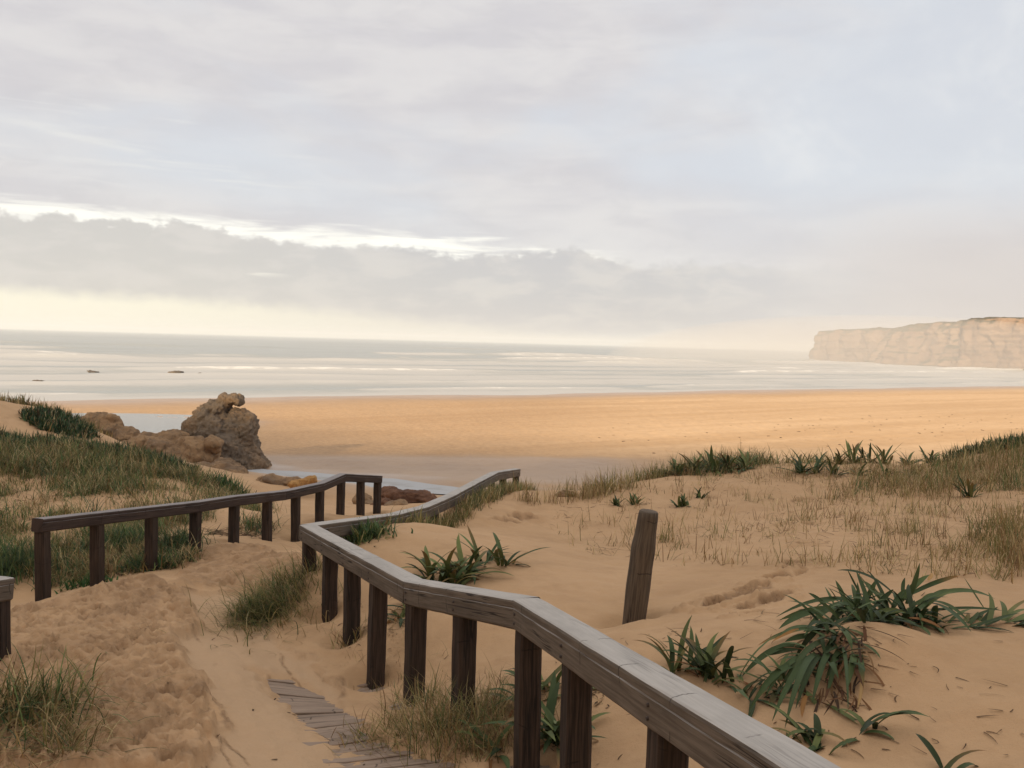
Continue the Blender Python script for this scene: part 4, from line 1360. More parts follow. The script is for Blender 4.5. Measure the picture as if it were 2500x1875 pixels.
for k, (px, py, rx, ry, lab) in enumerate([(92, 931, 16, 4, "small dark rock awash in the surf nearest the left edge"), (428, 909, 18, 4.5, "low dark rock awash, widest of those in the surf"),
                                         (226, 907, 14, 2.5, "sliver of dark rock awash between two others in the surf"), (488, 912, 7, 2.5, "tiny dark rock awash, rightmost in the surf")]):
    hz = 800 + 0.0274 * px
    d = EYE / ((py + ry - hz) / F)
    rock("sea_rock", lab, [bl(px, py + 1, rx, ry, d, 1.0), bl(px + rx * 0.5, py + 2, rx * 0.6, ry * 0.8, d, 0.8)], M_ROCK_SEA, 0.12, 0.12, 0.9, 30 + k, "rocks awash in the surf")


# ------------------------------------------------------------------ blades, leaves
def blades(base, azi, length, width, lean, curl, color, segs=5, fold=0.0, tip=None, prof=None, wind=None):
    """many curved strips as one vertex and face array. fold > 0 gives three vertices across (a channelled leaf)."""
    N = len(base)
    az_ = np.asarray(azi); L = np.asarray(length); W = np.asarray(width)
    tw_ = np.random.default_rng(N * 7 + segs).normal(0, 0.55, N)
    p = np.array(base, float).copy()
    across = 3 if fold > 0 else 2
    rows = []
    cols_ = []
    for j in range(segs + 1):
        s = j / segs
        dirx, diry = np.cos(az_ + tw_ * s), np.sin(az_ + tw_ * s)
        sx, sy = -diry, dirx
        th = np.asarray(lean) + np.asarray(curl) * s ** 1.3
        wv = (1 - s ** 2.2) ** 0.8 if prof is None else prof(s)
        w = W * max(wv, 0.03) * 0.5
        side = np.stack([sx * w, sy * w, np.zeros(N)], -1)
        tang = np.stack([np.sin(th) * dirx, np.sin(th) * diry, np.cos(th)], -1)
        nrm = np.stack([-np.cos(th) * dirx, -np.cos(th) * diry, np.sin(th)], -1)
        if across == 3:
            lift = nrm * (w * fold)[:, None]
            row = np.stack([p - side + lift, p, p + side + lift], 1)
        else:
            row = np.stack([p - side, p + side], 1)
        rows.append(row)
        cc = np.asarray(color, float)
        if tip is not None:
            cc = cc * (1 - s ** 2.5) + np.asarray(tip) * s ** 2.5
        cols_.append(np.repeat(cc[:, None, :], across, 1))
        p = p + tang * (L / segs)[:, None]
    V = np.stack(rows, 1).reshape(-1, 3)
    Cc = np.stack(cols_, 1).reshape(-1, 3)
    per = (segs + 1) * across
    f = []
    for j in range(segs):
        for i in range(across - 1):
            a = j * across + i
            f.append((a, a + 1, a + across + 1, a + across))
    f = np.array(f)
    Q = (np.arange(N)[:, None, None] * per + f[None]).reshape(-1, 4)
    return V, Q, Cc


def join(parts):
    V, Q, Cc, n = [], [], [], 0
    for v, q, c in parts:
        V.append(v); Q.append(q + n); Cc.append(c); n += len(v)
    return np.vstack(V), np.vstack(Q), np.vstack(Cc)


def pick(rr, n, palette, probs, jit=0.18):
    pal = np.array(palette)
    c = pal[rr.choice(len(pal), n, p=np.array(probs) / sum(probs))]
    return np.clip(c * (1 + rr.normal(0, jit, (n, 1))), 0.004, 1)


GREEN = [(0.060, 0.115, 0.042), (0.090, 0.150, 0.055), (0.130, 0.180, 0.062), (0.068, 0.108, 0.058)]
OLIVE = [(0.210, 0.190, 0.070), (0.280, 0.235, 0.095), (0.165, 0.160, 0.062)]
STRAW = [(0.42, 0.31, 0.15), (0.33, 0.22, 0.10), (0.23, 0.145, 0.07), (0.50, 0.40, 0.21)]


def leaf_prof(s):
    return min(1.0, 0.5 + 1.6 * s) * (1 - max(0, (s - 0.45) / 0.55) ** 2.6) ** 0.9


def strap_plant(label, px, py, n, L, W, spread=(0.25, 1.1), droop=1.0, rosettes=None, dry=0.15, seed=0, group=None, azr=None, name="strap_leaf_plant", up=0.0, pos=None, skirt=0):
    """a clump of strap-shaped leaves: rosettes are (dx, dy, n share) offsets in metres"""
    rr = np.random.default_rng(seed + 100)
    c = G(px, py) if pos is None else np.array(pos)
    ros = rosettes or [(0, 0, 1.0)]
    root = empty(name, tuple(c))
    tag(root, label, "plant", group)
    gparts, dparts = [], []
    for (ox, oy, sh) in ros:
        k = max(4, int(n * sh))
        bx, by = c[0] + ox, c[1] + oy
        bz = float(gz(bx, by)[0]) - 0.03 + up
        base = np.c_[bx + rr.normal(0, 0.035, k), by + rr.normal(0, 0.035, k), np.full(k, bz)]
        azi = rr.uniform(0, 2 * math.pi, k) if azr is None else rr.uniform(azr[0], azr[1], k)
        le = L * rr.uniform(0.5, 1.15, k)
        lean = rr.uniform(*spread, k)
        curl = 1.35 * droop * rr.uniform(0.4, 1.3, k)
        wd = 1.25 * W * rr.uniform(0.7, 1.15, k)
        isdry = rr.random(k) < dry + 0.06
        colg = pick(rr, k, [(0.060, 0.092, 0.034), (0.092, 0.130, 0.048), (0.145, 0.175, 0.060), (0.042, 0.064, 0.025)], [3, 3, 3, 1.5], 0.18)
        tipc = np.where((rr.random(k) < 0.25)[:, None], np.array([[0.28, 0.15, 0.06]]), colg)
        gidx = ~isdry
        if gidx.any():
            gparts.append(blades(base[gidx], azi[gidx], le[gidx], wd[gidx], lean[gidx], curl[gidx], colg[gidx], 9, 0.35, tipc[gidx], leaf_prof))
        kd = int(isdry.sum())
        if kd:
            cd = pick(rr, kd, [(0.30, 0.155, 0.06), (0.21, 0.10, 0.045), (0.36, 0.22, 0.10)], [3, 3, 2], 0.2)
            dparts.append(blades(base[isdry], azi[isdry], le[isdry] * 0.75, wd[isdry] * 0.6, lean[isdry] + 0.45, curl[isdry] + 0.5, cd, 7, 0.5, None, leaf_prof))
    if skirt:   # withered leaves hanging down the front of the hummock
        bx = c[0] + rr.uniform(-0.42, 0.12, skirt); by = c[1] + rr.uniform(-0.42, -0.05, skirt)
        base = np.c_[bx, by, gz(bx, by) + 0.05]
        cd = pick(rr, skirt, [(0.20, 0.105, 0.05), (0.13, 0.065, 0.035), (0.26, 0.16, 0.08), (0.07, 0.045, 0.03)], [3, 3, 2, 2], 0.2)
        dparts.append(blades(base, rr.normal(-math.pi / 2 - 0.3, 0.6, skirt), rr.uniform(0.12, 0.32, skirt), rr.uniform(0.010, 0.022, skirt), rr.uniform(1.3, 2.2, skirt), rr.uniform(0.2, 0.9, skirt), cd, 6, 0.5, None, leaf_prof))
    V, Q, Cc = join(gparts)
    me = mesh_np("leaves", V - c, Q, True, colors=Cc)
    o = new_obj("leaves", me, M_LEAF); o.parent = root
    if dparts:
        V, Q, Cc = join(dparts)
        me = mesh_np("dry_leaves", V - c, Q, True, colors=Cc)
        o = new_obj("dry_leaves", me, M_DRY); o.parent = root
    return root


PG = "strap leaved plants growing on the dune"
def ribbons(specs, rr, segs=12):
    """single leaves, each from a base to a tip (photo pixels of a zoomed view), arching between: (bx, by, tx, ty, arch, width, kind)"""
    parts = {'leaves': [], 'dry_leaves': []}
    for (bx, by, tx, ty, arch, w, kind) in specs:
        b_ = (1523 + 0.4417 * bx, 1050 + 0.4417 * by); t_ = (1523 + 0.4417 * tx, 1050 + 0.4417 * ty)
        gd = G(*b_)[1] - 0.10
        dt = min(gd + rr.uniform(-0.22, 0.12), G(*t_)[1] - 0.05)
        p0, p2 = P(*b_, gd), P(*t_, dt)
        L = np.linalg.norm(p2 - p0)
        p1 = 0.5 * (p0 + p2) + np.array([0, rr.uniform(-0.05, 0.05), arch * L])
        col = pick(rr, 1, LEAFC, [3, 3, 2, 2], 0.12)[0]
        if kind == 'dry':
            col = pick(rr, 1, [(0.36, 0.19, 0.07), (0.26, 0.13, 0.055), (0.42, 0.27, 0.12)], [3, 3, 2], 0.15)[0]
        V, Cc = [], []
        roll = rr.uniform(-0.7, 0.7)
        for k in range(segs + 1):
            u = k / segs
            p = (1 - u) ** 2 * p0 + 2 * u * (1 - u) * p1 + u * u * p2
            tg = 2 * (1 - u) * (p1 - p0) + 2 * u * (p2 - p1); tg /= np.linalg.norm(tg) + 1e-9
            side = np.cross(tg, [0.15, -0.55, 0.82]); side /= np.linalg.norm(side) + 1e-9
            nn = np.cross(side, tg)
            rl = roll * u
            sd_ = side * math.cos(rl) + nn * math.sin(rl); n2 = np.cross(sd_, tg)
            hw = 0.5 * w * max(leaf_prof(u), 0.04)
            lift = n2 * hw * 0.30
            V += [p - sd_ * hw + lift, p, p + sd_ * hw + lift]
            cc = col
            if kind == 'tip' and u > 0.62:
                cc = col * (1 - (u - 0.62) / 0.38) + np.array([0.34, 0.18, 0.07]) * ((u - 0.62) / 0.38)
            Cc += [cc * 0.97, cc * 1.12, cc * 0.97]
        V = np.array(V)
        Q = np.array([(3 * k + i, 3 * k + i + 1, 3 * k + i + 4, 3 * k + i + 3) for k in range(segs) for i in (0, 1)])
        parts['dry_leaves' if kind == 'dry' else 'leaves'].append((V, Q, np.array(Cc)))
    return parts


LEAFC = [(0.058, 0.090, 0.034), (0.088, 0.125, 0.048), (0.125, 0.155, 0.055), (0.042, 0.064, 0.025)]
SPILL = [(1250, 1010, 1170, 830, .05, .034, 'g'), (1310, 980, 1400, 820, .05, .034, 'g'), (1160, 1020, 1020, 900, .1, .034, 'g'), (1350, 1010, 1490, 880, .1, .036, 'g'), (1280, 1010, 1290, 840, .02, .032, 'g'),
         (1340, 1060, 1560, 1010, .25, .038, 'g'), (1350, 1090, 1540, 1150, .25, .036, 'g'), (1300, 1160, 1450, 1330, .25, .034, 'g'), (1200, 1060, 1080, 950, .1, .036, 'g'),
         (1330, 960, 840, 1035, .25, .034, 'g'), (1250, 1000, 860, 1050, .18, .040, 'g'), (1150, 1000, 855, 1100, .14, .044, 'g'), (1060, 1090, 740, 1190, .12, .030, 'tip'),
         (1080, 1150, 890, 1170, .2, .036, 'g'), (980, 1210, 800, 1245, .2, .036, 'g'), (990, 1200, 650, 1365, .28, .036, 'g'), (985, 1310, 690, 1555, .35, .036, 'g'),
         (1100, 1260, 820, 1610, .30, .036, 'g'), (1080, 1250, 890, 1650, .30, .034, 'g'), (1100, 1250, 950, 1540, .3, .036, 'g'), (1150, 1230, 1040, 1510, .3, .034, 'g'),
         (1180, 1240, 1120, 1480, .3, .034, 'g'), (1280, 1230, 1230, 1440, .3, .040, 'g'), (1300, 1250, 1320, 1460, .25, .032, 'tip'), (1200, 1200, 1240, 1560, .3, .030, 'g'),
         (1230, 1150, 1190, 1380, .2, .040, 'g'), (1340, 1090, 1310, 1200, .2, .050, 'g'), (1260, 1000, 1120, 1095, .25, .044, 'g'), (1160, 960, 1110, 865, .05, .028, 'g'),
         (1195, 970, 1130, 870, .05, .030, 'g'), (1195, 960, 1200, 875, 0, .026, 'g'), (1280, 960, 1060, 980, .3, .034, 'g'), (1300, 985, 980, 1140, .3, .036, 'g'),
         (1200, 1090, 930, 1290, .3, .038, 'g'), (1240, 1120, 1060, 1340, .3, .036, 'g'), (1300, 1100, 1150, 1300, .3, .040, 'g'), (1150, 1180, 860, 1440, .35, .034, 'g'),
         (1060, 1280, 780, 1480, .4, .030, 'g'), (1340, 1180, 1300, 1380, .2, .034, 'g'), (1250, 1200, 1110, 1400, .3, .036, 'g'), (1150, 1060, 1010, 1190, .3, .036, 'g'),
         (1100, 1030, 1125, 1090, 0, .022, 'dry'), (1325, 985, 1345, 1075, 0, .026, 'dry'), (1010, 1470, 985, 1590, .1, .026, 'dry'), (1310, 1380, 1290, 1540, .1, .018, 'dry'),
         (1000, 1100, 820, 1170, .1, .024, 'dry'), (1230, 1060, 1330, 1010, .2, .034, 'dry'), (1120, 1150, 1080, 1230, .1, .022, 'dry'), (1400, 1060, 1370, 1150, .1, .022, 'dry')]
REACH = [(1515, 930, 1180, 775, .22, .034, 'g'), (1330, 960, 1235, 770, 0, .020, 'g'), (1400, 960, 1300, 800, .05, .036, 'tip'), (1440, 950, 1310, 830, .1, .038, 'g'), (1480, 970, 1315, 860, .12, .040, 'g'),
         (1560, 960, 1635, 735, -.02, .036, 'g'), (1545, 930, 1555, 815, 0, .026, 'g'), (1520, 960, 1690, 800, .1, .044, 'g'), (1530, 940, 1855, 805, .15, .034, 'tip'), (1600, 980, 1800, 880, .15, .040, 'g'),
         (1580, 980, 2055, 935, .28, .040, 'g'), (1490, 1090, 1670, 1200, .15, .034, 'g'), (1620, 960, 1920, 1115, .2, .046, 'g'), (1640, 960, 1900, 1050, .25, .034, 'g'), (1700, 1000, 2100, 1000, .1, .026, 'g'),
         (1990, 985, 1880, 815, 0, .022, 'g'), (1500, 990, 1400, 900, .1, .040, 'g'), (1450, 1010, 1250, 930, .2, .036, 'g'), (1560, 1000, 1480, 880, .05, .040, 'g'), (1620, 1000, 1720, 900, .15, .036, 'g'),
         (1540, 1010, 1420, 1060, .3, .040, 'g'), (1600, 1010, 1650, 1090, .3, .036, 'g'), (1500, 1020, 1340, 1040, .25, .036, 'g'), (1480, 1000, 1560, 880, .05, .036, 'g'),
         (1560, 1040, 1760, 1100, .2, .030, 'dry'), (1520, 1050, 1600, 1110, .2, .026, 'dry'), (1660, 1020, 1800, 1080, .15, .022, 'dry'), (1680, 830, 1705, 790, .1, .030, 'dry')]


def traced_plant(label, specs, seed, extra, skirt=0):
    rr = np.random.default_rng(seed)
    parts = ribbons(specs, rr)
    bx, by = np.mean([q[0] for q in specs]), np.mean([q[1] for q in specs])
    c = G(1523 + 0.4417 * bx, 1050 + 0.4417 * by)
    for (zx, zy, n, L, W, lean, droop) in extra:      # filler leaves of the same rosettes
        q = G(1523 + 0.4417 * zx, 1050 + 0.4417 * zy)
        base = np.c_[q[0] + rr.normal(0, 0.04, n), q[1] - 0.06 + rr.normal(0, 0.04, n), np.zeros(n)]
        base[:, 2] = gz(base[:, 0], base[:, 1]) - 0.01
        parts['leaves'].append(blades(base, rr.uniform(0, 6.283, n), L * rr.uniform(0.5, 1.1, n), W * rr.uniform(0.7, 1.1, n), rr.uniform(*lean, n), droop * rr.uniform(0.4, 1.2, n), pick(rr, n, LEAFC, [3, 2, 1, 3], 0.15), 9, 0.35, None, leaf_prof))
    if skirt:
        zx, zy = rr.uniform(960, 1330, skirt), rr.uniform(1200, 1500, skirt)
        pts = np.array([G(1523 + 0.4417 * a, 1050 + 0.4417 * b_) for a, b_ in zip(zx, zy)])
        base = np.c_[pts[:, 0], pts[:, 1] - 0.03, gz(pts[:, 0], pts[:, 1] - 0.03) + 0.03]
        cd = pick(rr, skirt, [(0.20, 0.105, 0.05), (0.13, 0.065, 0.035), (0.26, 0.16, 0.08), (0.07, 0.045, 0.03)], [3, 3, 2, 3], 0.2)
        parts['dry_leaves'].append(blades(base, rr.normal(-math.pi / 2 - 0.2, 0.7, skirt), rr.uniform(0.10, 0.28, skirt), rr.uniform(0.008, 0.020, skirt), rr.uniform(1.3, 2.1, skirt), rr.uniform(0.1, 0.9, skirt), cd, 6, 0.5, None, leaf_prof))
    root = empty("strap_leaf_plant", tuple(c))
    tag(root, label, "plant", PG)
    for nm, m in (('leaves', M_LEAF), ('dry_leaves', M_DRY)):
        V, Q, Cc = join(parts[nm])
        o = new_obj(nm, mesh_np(nm, V - c, Q, True, colors=Cc), m); o.parent = root


traced_plant("largest strap leaved plant on the right dune, spilling down over brown dead leaves", SPILL, 201,
             [(1250, 1040, 16, .34, .040, (.4, 1.4), 1.2), (1130, 1180, 16, .34, .038, (.5, 1.5), 1.2), (1080, 1320, 18, .32, .034, (.6, 1.6), 1.3), (1200, 1260, 14, .30, .036, (.7, 1.6), 1.2), (1330, 1120, 18, .34, .040, (.5, 1.5), 1.1)], 80)
traced_plant("broad leaved strap plant reaching up behind the largest clump", REACH, 202,
             [(1480, 1030, 18, .34, .042, (.3, 1.3), 1.0), (1600, 1020, 16, .34, .040, (.3, 1.4), 1.0), (1400, 1050, 20, .36, .040, (.5, 1.5), 1.0), (1720, 1040, 14, .34, .032, (.8, 1.5), .7)])
strap_plant("flattened strap leaves trailing right from the largest clump", 2370, 1515, 60, 0.40, 0.028, (0.95, 1.5), 0.35, [(0, 0, 0.5), (0.22, 0.0, 0.5)], 0.15, 3, PG, (-0.9, 0.9))
strap_plant("strap leaved plant just behind the near handrail, left of the largest clump", 1720, 1640, 42, 0.36, 0.032, (0.1, 0.95), 0.8, [(0, 0, 0.5), (0.10, -0.06, 0.3), (-0.12, 0.1, 0.3)], 0.1, 4, PG)
strap_plant("dark tangled strap leaves low between the near handrail and the largest clump", 1840, 1680, 46, 0.34, 0.026, (0.4, 1.3), 0.9, [(0, 0, 0.5), (0.16, 0.02, 0.5)], 0.15, 5, PG)
strap_plant("small strap leaved plant with bare root lower right of the largest clump", 2125, 1770, 12, 0.36, 0.032, (0.3, 1.25), 0.9, None, 0.1, 6, PG)
strap_plant("small green strap plant against the near handrail at the bottom", 2000, 1800, 22, 0.30, 0.028, (0.3, 1.2), 1.0, [(0, 0, 0.6), (-0.1, 0.08, 0.4)], 0.08, 7, PG)
strap_plant("arching few leaved strap plant at the bottom edge on the right", 2310, 1890, 9, 0.40, 0.030, (0.4, 1.1), 1.3, None, 0.1, 8, PG)
strap_plant("dense strap leaved clump on the sand behind the middle of the near handrail", 1085, 1425, 85, 0.50, 0.040, (0.25, 1.15), 0.95, [(0, 0, 0.35), (0.18, 0.12, 0.25), (-0.15, 0.08, 0.25), (0.1, -0.12, 0.2)], 0.06, 9, PG)
strap_plant("sprawling strap leaved plant right behind the dense clump", 1180, 1375, 44, 0.46, 0.034, (0.5, 1.3), 0.6, [(0, 0, 0.6), (0.2, -0.05, 0.4)], 0.1, 10, PG)
strap_plant("strap leaves hanging below the near handrail beside its fourth post", 985, 1505, 40, 0.40, 0.034, (0.35, 1.3), 1.0, [(0, 0, 0.6), (0.1, 0.1, 0.4)], 0.2, 11, PG)
strap_plant("strap leaved plant between two thick dark posts of the near handrail", 1375, 1810, 40, 0.44, 0.036, (0.15, 1.15), 0.9, [(0, 0, 0.6), (-0.10, 0.12, 0.4)], 0.15, 12, PG)
strap_plant("strap leaved plant arching around a dark post under the near handrail", 1300, 1700, 34, 0.42, 0.034, (0.3, 1.15), 1.2, [(0, 0, 0.6), (0.14, 0.06, 0.4)], 0.1, 13, PG)
strap_plant("strap leaved plant left of the thick dark posts at the bottom", 1215, 1830, 16, 0.36, 0.030, (0.5, 1.25), 0.9, None, 0.3, 14, PG)
strap_plant("big leafy strap clump on the crest of the right dune", 1710, 1158, 130, 0.58, 0.048, (0.2, 1.35), 0.7, [(-0.45, 0, 0.22), (-0.1, 0.1, 0.22), (0.25, 0.0, 0.2), (0.55, 0.1, 0.2), (0.85, 0.0, 0.16)], 0.03, 15, PG)
strap_plant("strap leaved plant just below the dune crest, right of the big crest clump", 1955, 1158, 75, 0.50, 0.042, (0.3, 1.4), 0.6, [(0, 0, 0.3), (0.2, -0.2, 0.2), (0.45, -0.4, 0.2), (0.75, -0.65, 0.15), (1.1, -0.9, 0.15)], 0.03, 16, PG)
strap_plant("spiky strap leaved plant standing on the dune crest against the beach", 2085, 1128, 80, 0.50, 0.044, (0.2, 1.4), 0.5, [(0, 0, 0.3), (0.3, 0.1, 0.25), (-0.3, 0, 0.25), (0.6, 0.0, 0.2)], 0.03, 17, PG)
strap_plant("few strap leaves on the sandy saddle of the dune crest", 2215, 1138, 40, 0.42, 0.045, (0.3, 1.2), 0.6, [(0, 0, 0.5), (0.5, 0.1, 0.5)], 0.1, 18, PG)
SG = "young strap leaved seedlings dotted over the dune"
strap_plant("green seedling upper left of the lone post, left of a pair", 1508, 1233, 16, 0.22, 0.035, (0.1, 0.9), 0.4, None, 0, 19, SG, name="seedling")
strap_plant("green seedling upper left of the lone post, right of a pair", 1548, 1228, 16, 0.26, 0.035, (0.1, 0.95), 0.4, None, 0, 20, SG, name="seedling")
strap_plant("dark green seedling upper right of the lone post", 1666, 1236, 26, 0.24, 0.038, (0.1, 1.0), 0.5, None, 0, 21, SG, name="seedling")
strap_plant("smallest green seedling on the upper dune beside the dark one", 1710, 1214, 12, 0.22, 0.035, (0.1, 0.8), 0.4, None, 0, 22, SG, name="seedling")
strap_plant("spiky seedling among dry grass at the far right of the dune", 2365, 1215, 26, 0.40, 0.035, (0.15, 1.1), 0.4, None, 0.05, 23, SG, name="seedling")


# ------------------------------------------------------------------ grass
def scatter_xy(poly, n, rr, dens=None):
    poly = np.asarray(poly); lo, hi = poly.min(0), poly.max(0)
    out = np.zeros((0, 2))
    while len(out) < n:
        q = lo + (hi - lo) * rr.random((n * 3, 2))
        q = q[sd_poly(q[:, 0], q[:, 1], poly) < 0]
        if dens is not None:
            q = q[rr.random(len(q)) < dens(q[:, 0], q[:, 1])]
        out = np.vstack([out, q])
    return out[:n]


def tuft_field(poly, n_tufts, per, rr, L, W, palette, probs, spread=0.05, lean=(0.05, 0.6), curl=(0.2, 1.0), dens=None, segs=4, wind=0.0):
    """blades growing in small tufts over a ground polygon"""
    t = scatter_xy(poly, n_tufts, rr, dens)
    size = rr.uniform(0.3, 1.4, n_tufts)
    k = n_tufts * per
    xy = np.repeat(t, per, 0) + rr.normal(0, spread, (k, 2))
    z = gz(xy[:, 0], xy[:, 1]) - 0.01
    base = np.c_[xy, z]
    sz = np.repeat(size, per)
    tc = np.repeat(pick(rr, n_tufts, palette, probs, 0.12), per, 0)
    col = np.clip(tc * (1 + rr.normal(0, 0.18, (k, 1))), 0.004, 1)
    st = rr.random(k) < 0.18
    col[st] = pick(rr, int(st.sum()), STRAW, [1, 1, 1, 1], 0.15)
    return blades(base, rr.uniform(0, 2 * math.pi, k), L * sz * rr.uniform(0.6, 1.2, k), W * rr.uniform(0.7, 1.3, k), rr.uniform(*lean, k), rr.uniform(*curl, k), col, segs)


def stuff(name, label, parts, mat):
    V, Q, Cc = join(parts)
    me = mesh_np(name, V, Q, True, colors=Cc)
    o = new_obj(name, me, mat)
    tag(o, label, kind='stuff')
    return o


rg = np.random.default_rng(11)
PAL_L = GREEN + OLIVE + STRAW
# left dune: green band, then thinner olive and straw grass lower down
band = [(-13.5, 19.2), (-11, 19.6), (-8.5, 19.8), (-6.6, 18.6), (-6.4, 17.9), (-7.6, 17.6), (-8.6, 16.9), (-10.5, 17.2), (-13.5, 16.6)]
lowL = [(-12.5, 17.6), (-8.5, 17.8), (-6.2, 18.6), (-4.9, 18.8), (-4.6, 16.6), (-4.9, 14.6), (-5.2, 12.4), (-6.0, 11.7), (-8.4, 11.2), (-10, 11.6)]
patch2 = lambda x, y: np.clip(0.7 + 1.3 * fbm2(x * 0.7, y * 0.6, 53.0, 4), 0.08, 1)
patchy = lambda x, y: np.clip(0.52 + 1.25 * fbm2(x * 0.9, y * 0.5, 51.0, 4), 0.07, 1)
parts = [
    tuft_field(band, 1300, 11, rg, 0.30, 0.017, PAL_L, [4, 4, 5, 3, 3, 2, 3, .4, .4, .3, .2], 0.10, (0.2, 1.3), (0.3, 1.8), patch2),
    tuft_field(band, 1000, 8, rg, 0.40, 0.011, PAL_L, [1.5, 3, 5, 1.5, 4, 5, 4, 3, 1.5, 1, 2], 0.08, (0.05, 0.9), (0.3, 2.0)),
    tuft_field(lowL, 2700, 8, rg, 0.27, 0.010, PAL_L, [2, 3, 4, 2, 4, 4, 3, 2.5, 1.5, .7, 2], 0.08, (0.1, 1.2), (0.3, 1.9), patchy),
    tuft_field(lowL, 480, 22, rg, 0.36, 0.012, PAL_L, [2, 2, 3, 2, 3, 3, 3, 1, 1, .5, 1], 0.10, (0.1, 1.0), (0.4, 1.9), patchy),
]
# foot of the left dune, behind the dark rail
foot = poly_xy([(110, 1440), (200, 1420), (330, 1400), (470, 1380), (470, 1345), (330, 1330), (150, 1330), (60, 1350)])
parts.append(tuft_field(foot, 420, 10, rg, 0.26, 0.011, PAL_L, [2, 2, 3, 3, 3, 2, 3, 1, 2, 1, 1], 0.07, (0.2, 1.2), (0.3, 1.8)))
# upper far dune at the left edge
topL = [(-14.5, 23.5), (-11.6, 24.4), (-11.2, 25.2), (-12.5, 25.6), (-15, 25.0)]
parts.append(tuft_field(topL, 300, 8, rg, 0.28, 0.016, PAL_L, [.3, .5, 1, 1, 4, 3, 3, 4, 4, 3, 3], 0.07))
stuff("dune_grass", "green and straw coloured marram grass covering the left dune", parts, M_GRASS)

# dark fleshy ground cover on the left dune
def mat_patch(poly, n, per, rr, L, W, pal, probs, dens=None):
    return tuft_field(poly, n, per, rr, L, W, pal, probs, 0.06, (0.2, 1.2), (-0.3, 0.4), dens, 3)


cov1 = [(-13.5, 20.4), (-11, 20.6), (-8.5, 20.6), (-7.0, 19.8), (-7.2, 18.9), (-9.5, 19.2), (-13.5, 19.0)]
cov2 = poly_xy([(60, 1010), (130, 1012), (200, 1040), (235, 1066), (200, 1072), (150, 1062), (110, 1050), (60, 1030)])
DARKG = [(0.034, 0.074, 0.030), (0.050, 0.098, 0.040), (0.074, 0.125, 0.046), (0.080, 0.055, 0.035)]
stuff("ice_plant_ground_cover", "dark green fleshy ground cover along the ridge of the left dune",
      [mat_patch(cov1, 1500, 13, rg, 0.26, 0.032, DARKG, [4, 4, 2, .6]), mat_patch(cov2, 330, 14, rg, 0.24, 0.034, DARKG, [4, 4, 2, 1.5])], M_LEAF)

# right dune: sparse dry sprigs, denser to the right and along the crest
sprig = [(1.5, 16.5), (0.6, 13), (0.9, 10), (2.2, 8.6), (3.6, 7.0), (4.9, 7.2), (7.5, 9.0), (9.8, 15), (9.5, 17.2), (4, 17.4)]
def dens_r(x, y):
    right = np.clip((x / np.maximum(y, 1) - 0.10) / 0.42, 0, 1)
    return np.clip(0.09 + 0.95 * right ** 1.3 * np.clip(0.5 + 1.6 * fbm2(x * 0.7, y * 0.7, 55.0, 4), 0.03, 1), 0, 1)


parts = [
    tuft_field(sprig, 2100, 5, rg, 0.26, 0.007, OLIVE + STRAW, [2, 2, 2, 3, 3, 2, 2], 0.05, (0.05, 1.25), (-0.3, 1.5), dens_r),
    tuft_field([(5.0, 13.5), (8.3, 13.0), (9.6, 15.0), (9.8, 16.2), (8.2, 16.5), (6.9, 15.2), (5.6, 14.5)], 400, 9, rg, 0.34, 0.009, OLIVE + STRAW + GREEN[:3], [4, 4, 3, 3, 1.5, .6, 3, 1, 1, 2], 0.08, (0.05, 1.0), (0.0, 1.5)),
]
crest = [(1.0, 17.4), (2.0, 16.7), (3.6, 16.3), (4.6, 16.7), (5.2, 17.6), (5.6, 18.5), (4, 18.6), (2.2, 17.8), (1, 18.0)]
parts.append(tuft_field(crest, 320, 7, rg, 0.34, 0.010, OLIVE + STRAW + GREEN[:2], [3, 3, 3, 3, 2, 1, 2, 2, 2], 0.08, (0.02, 0.9), (0.0, 1.4)))
parts.append(tuft_field(poly_xy([(1262, 1210), (1330, 1222), (1440, 1205), (1560, 1184), (1560, 1192), (1440, 1216), (1330, 1232), (1262, 1222)]), 110, 6, rg, 0.36, 0.008, STRAW + OLIVE, [3, 3, 3, 2, 2, 1, 1], 0.09, (0.02, 0.7), (-0.2, 1.2)))
parts.append(tuft_field([(2.6, 16.4), (4.0, 16.5), (5.4, 17.2), (6.6, 17.2), (6.4, 18.2), (4.2, 18.2), (2.6, 17.2)], 150, 8, rg, 0.30, 0.012, GREEN + OLIVE, [3, 3, 3, 2, 3, 3, 3], 0.10, (0.2, 1.2), (0.2, 1.5)))
right_edge = poly_xy([(2350, 1300), (2500, 1260), (2560, 1420), (2480, 1400), (2400, 1340)])
parts.append(tuft_field(right_edge, 110, 8, rg, 0.30, 0.008, OLIVE + STRAW + GREEN[:1], [3, 3, 2, 2, 2, 1, 1, 1], 0.06))
# along the buried far rail on the right of the path
railside = [(-1.95, 9.6), (-1.35, 10.5), (-0.75, 12.0), (-0.35, 13.6), (0.1, 15.2), (0.5, 16.8), (-0.05, 16.9), (-0.45, 15.0), (-0.75, 13.2), (-1.2, 11.2), (-1.85, 9.7)]
parts.append(tuft_field(railside, 520, 9, rg, 0.22, 0.009, OLIVE + STRAW + GREEN, [4, 4, 4, 1.5, 1.5, 1, 1, 1, 1, 1, 1], 0.06, (0.1, 0.8), (0.2, 1.1)))
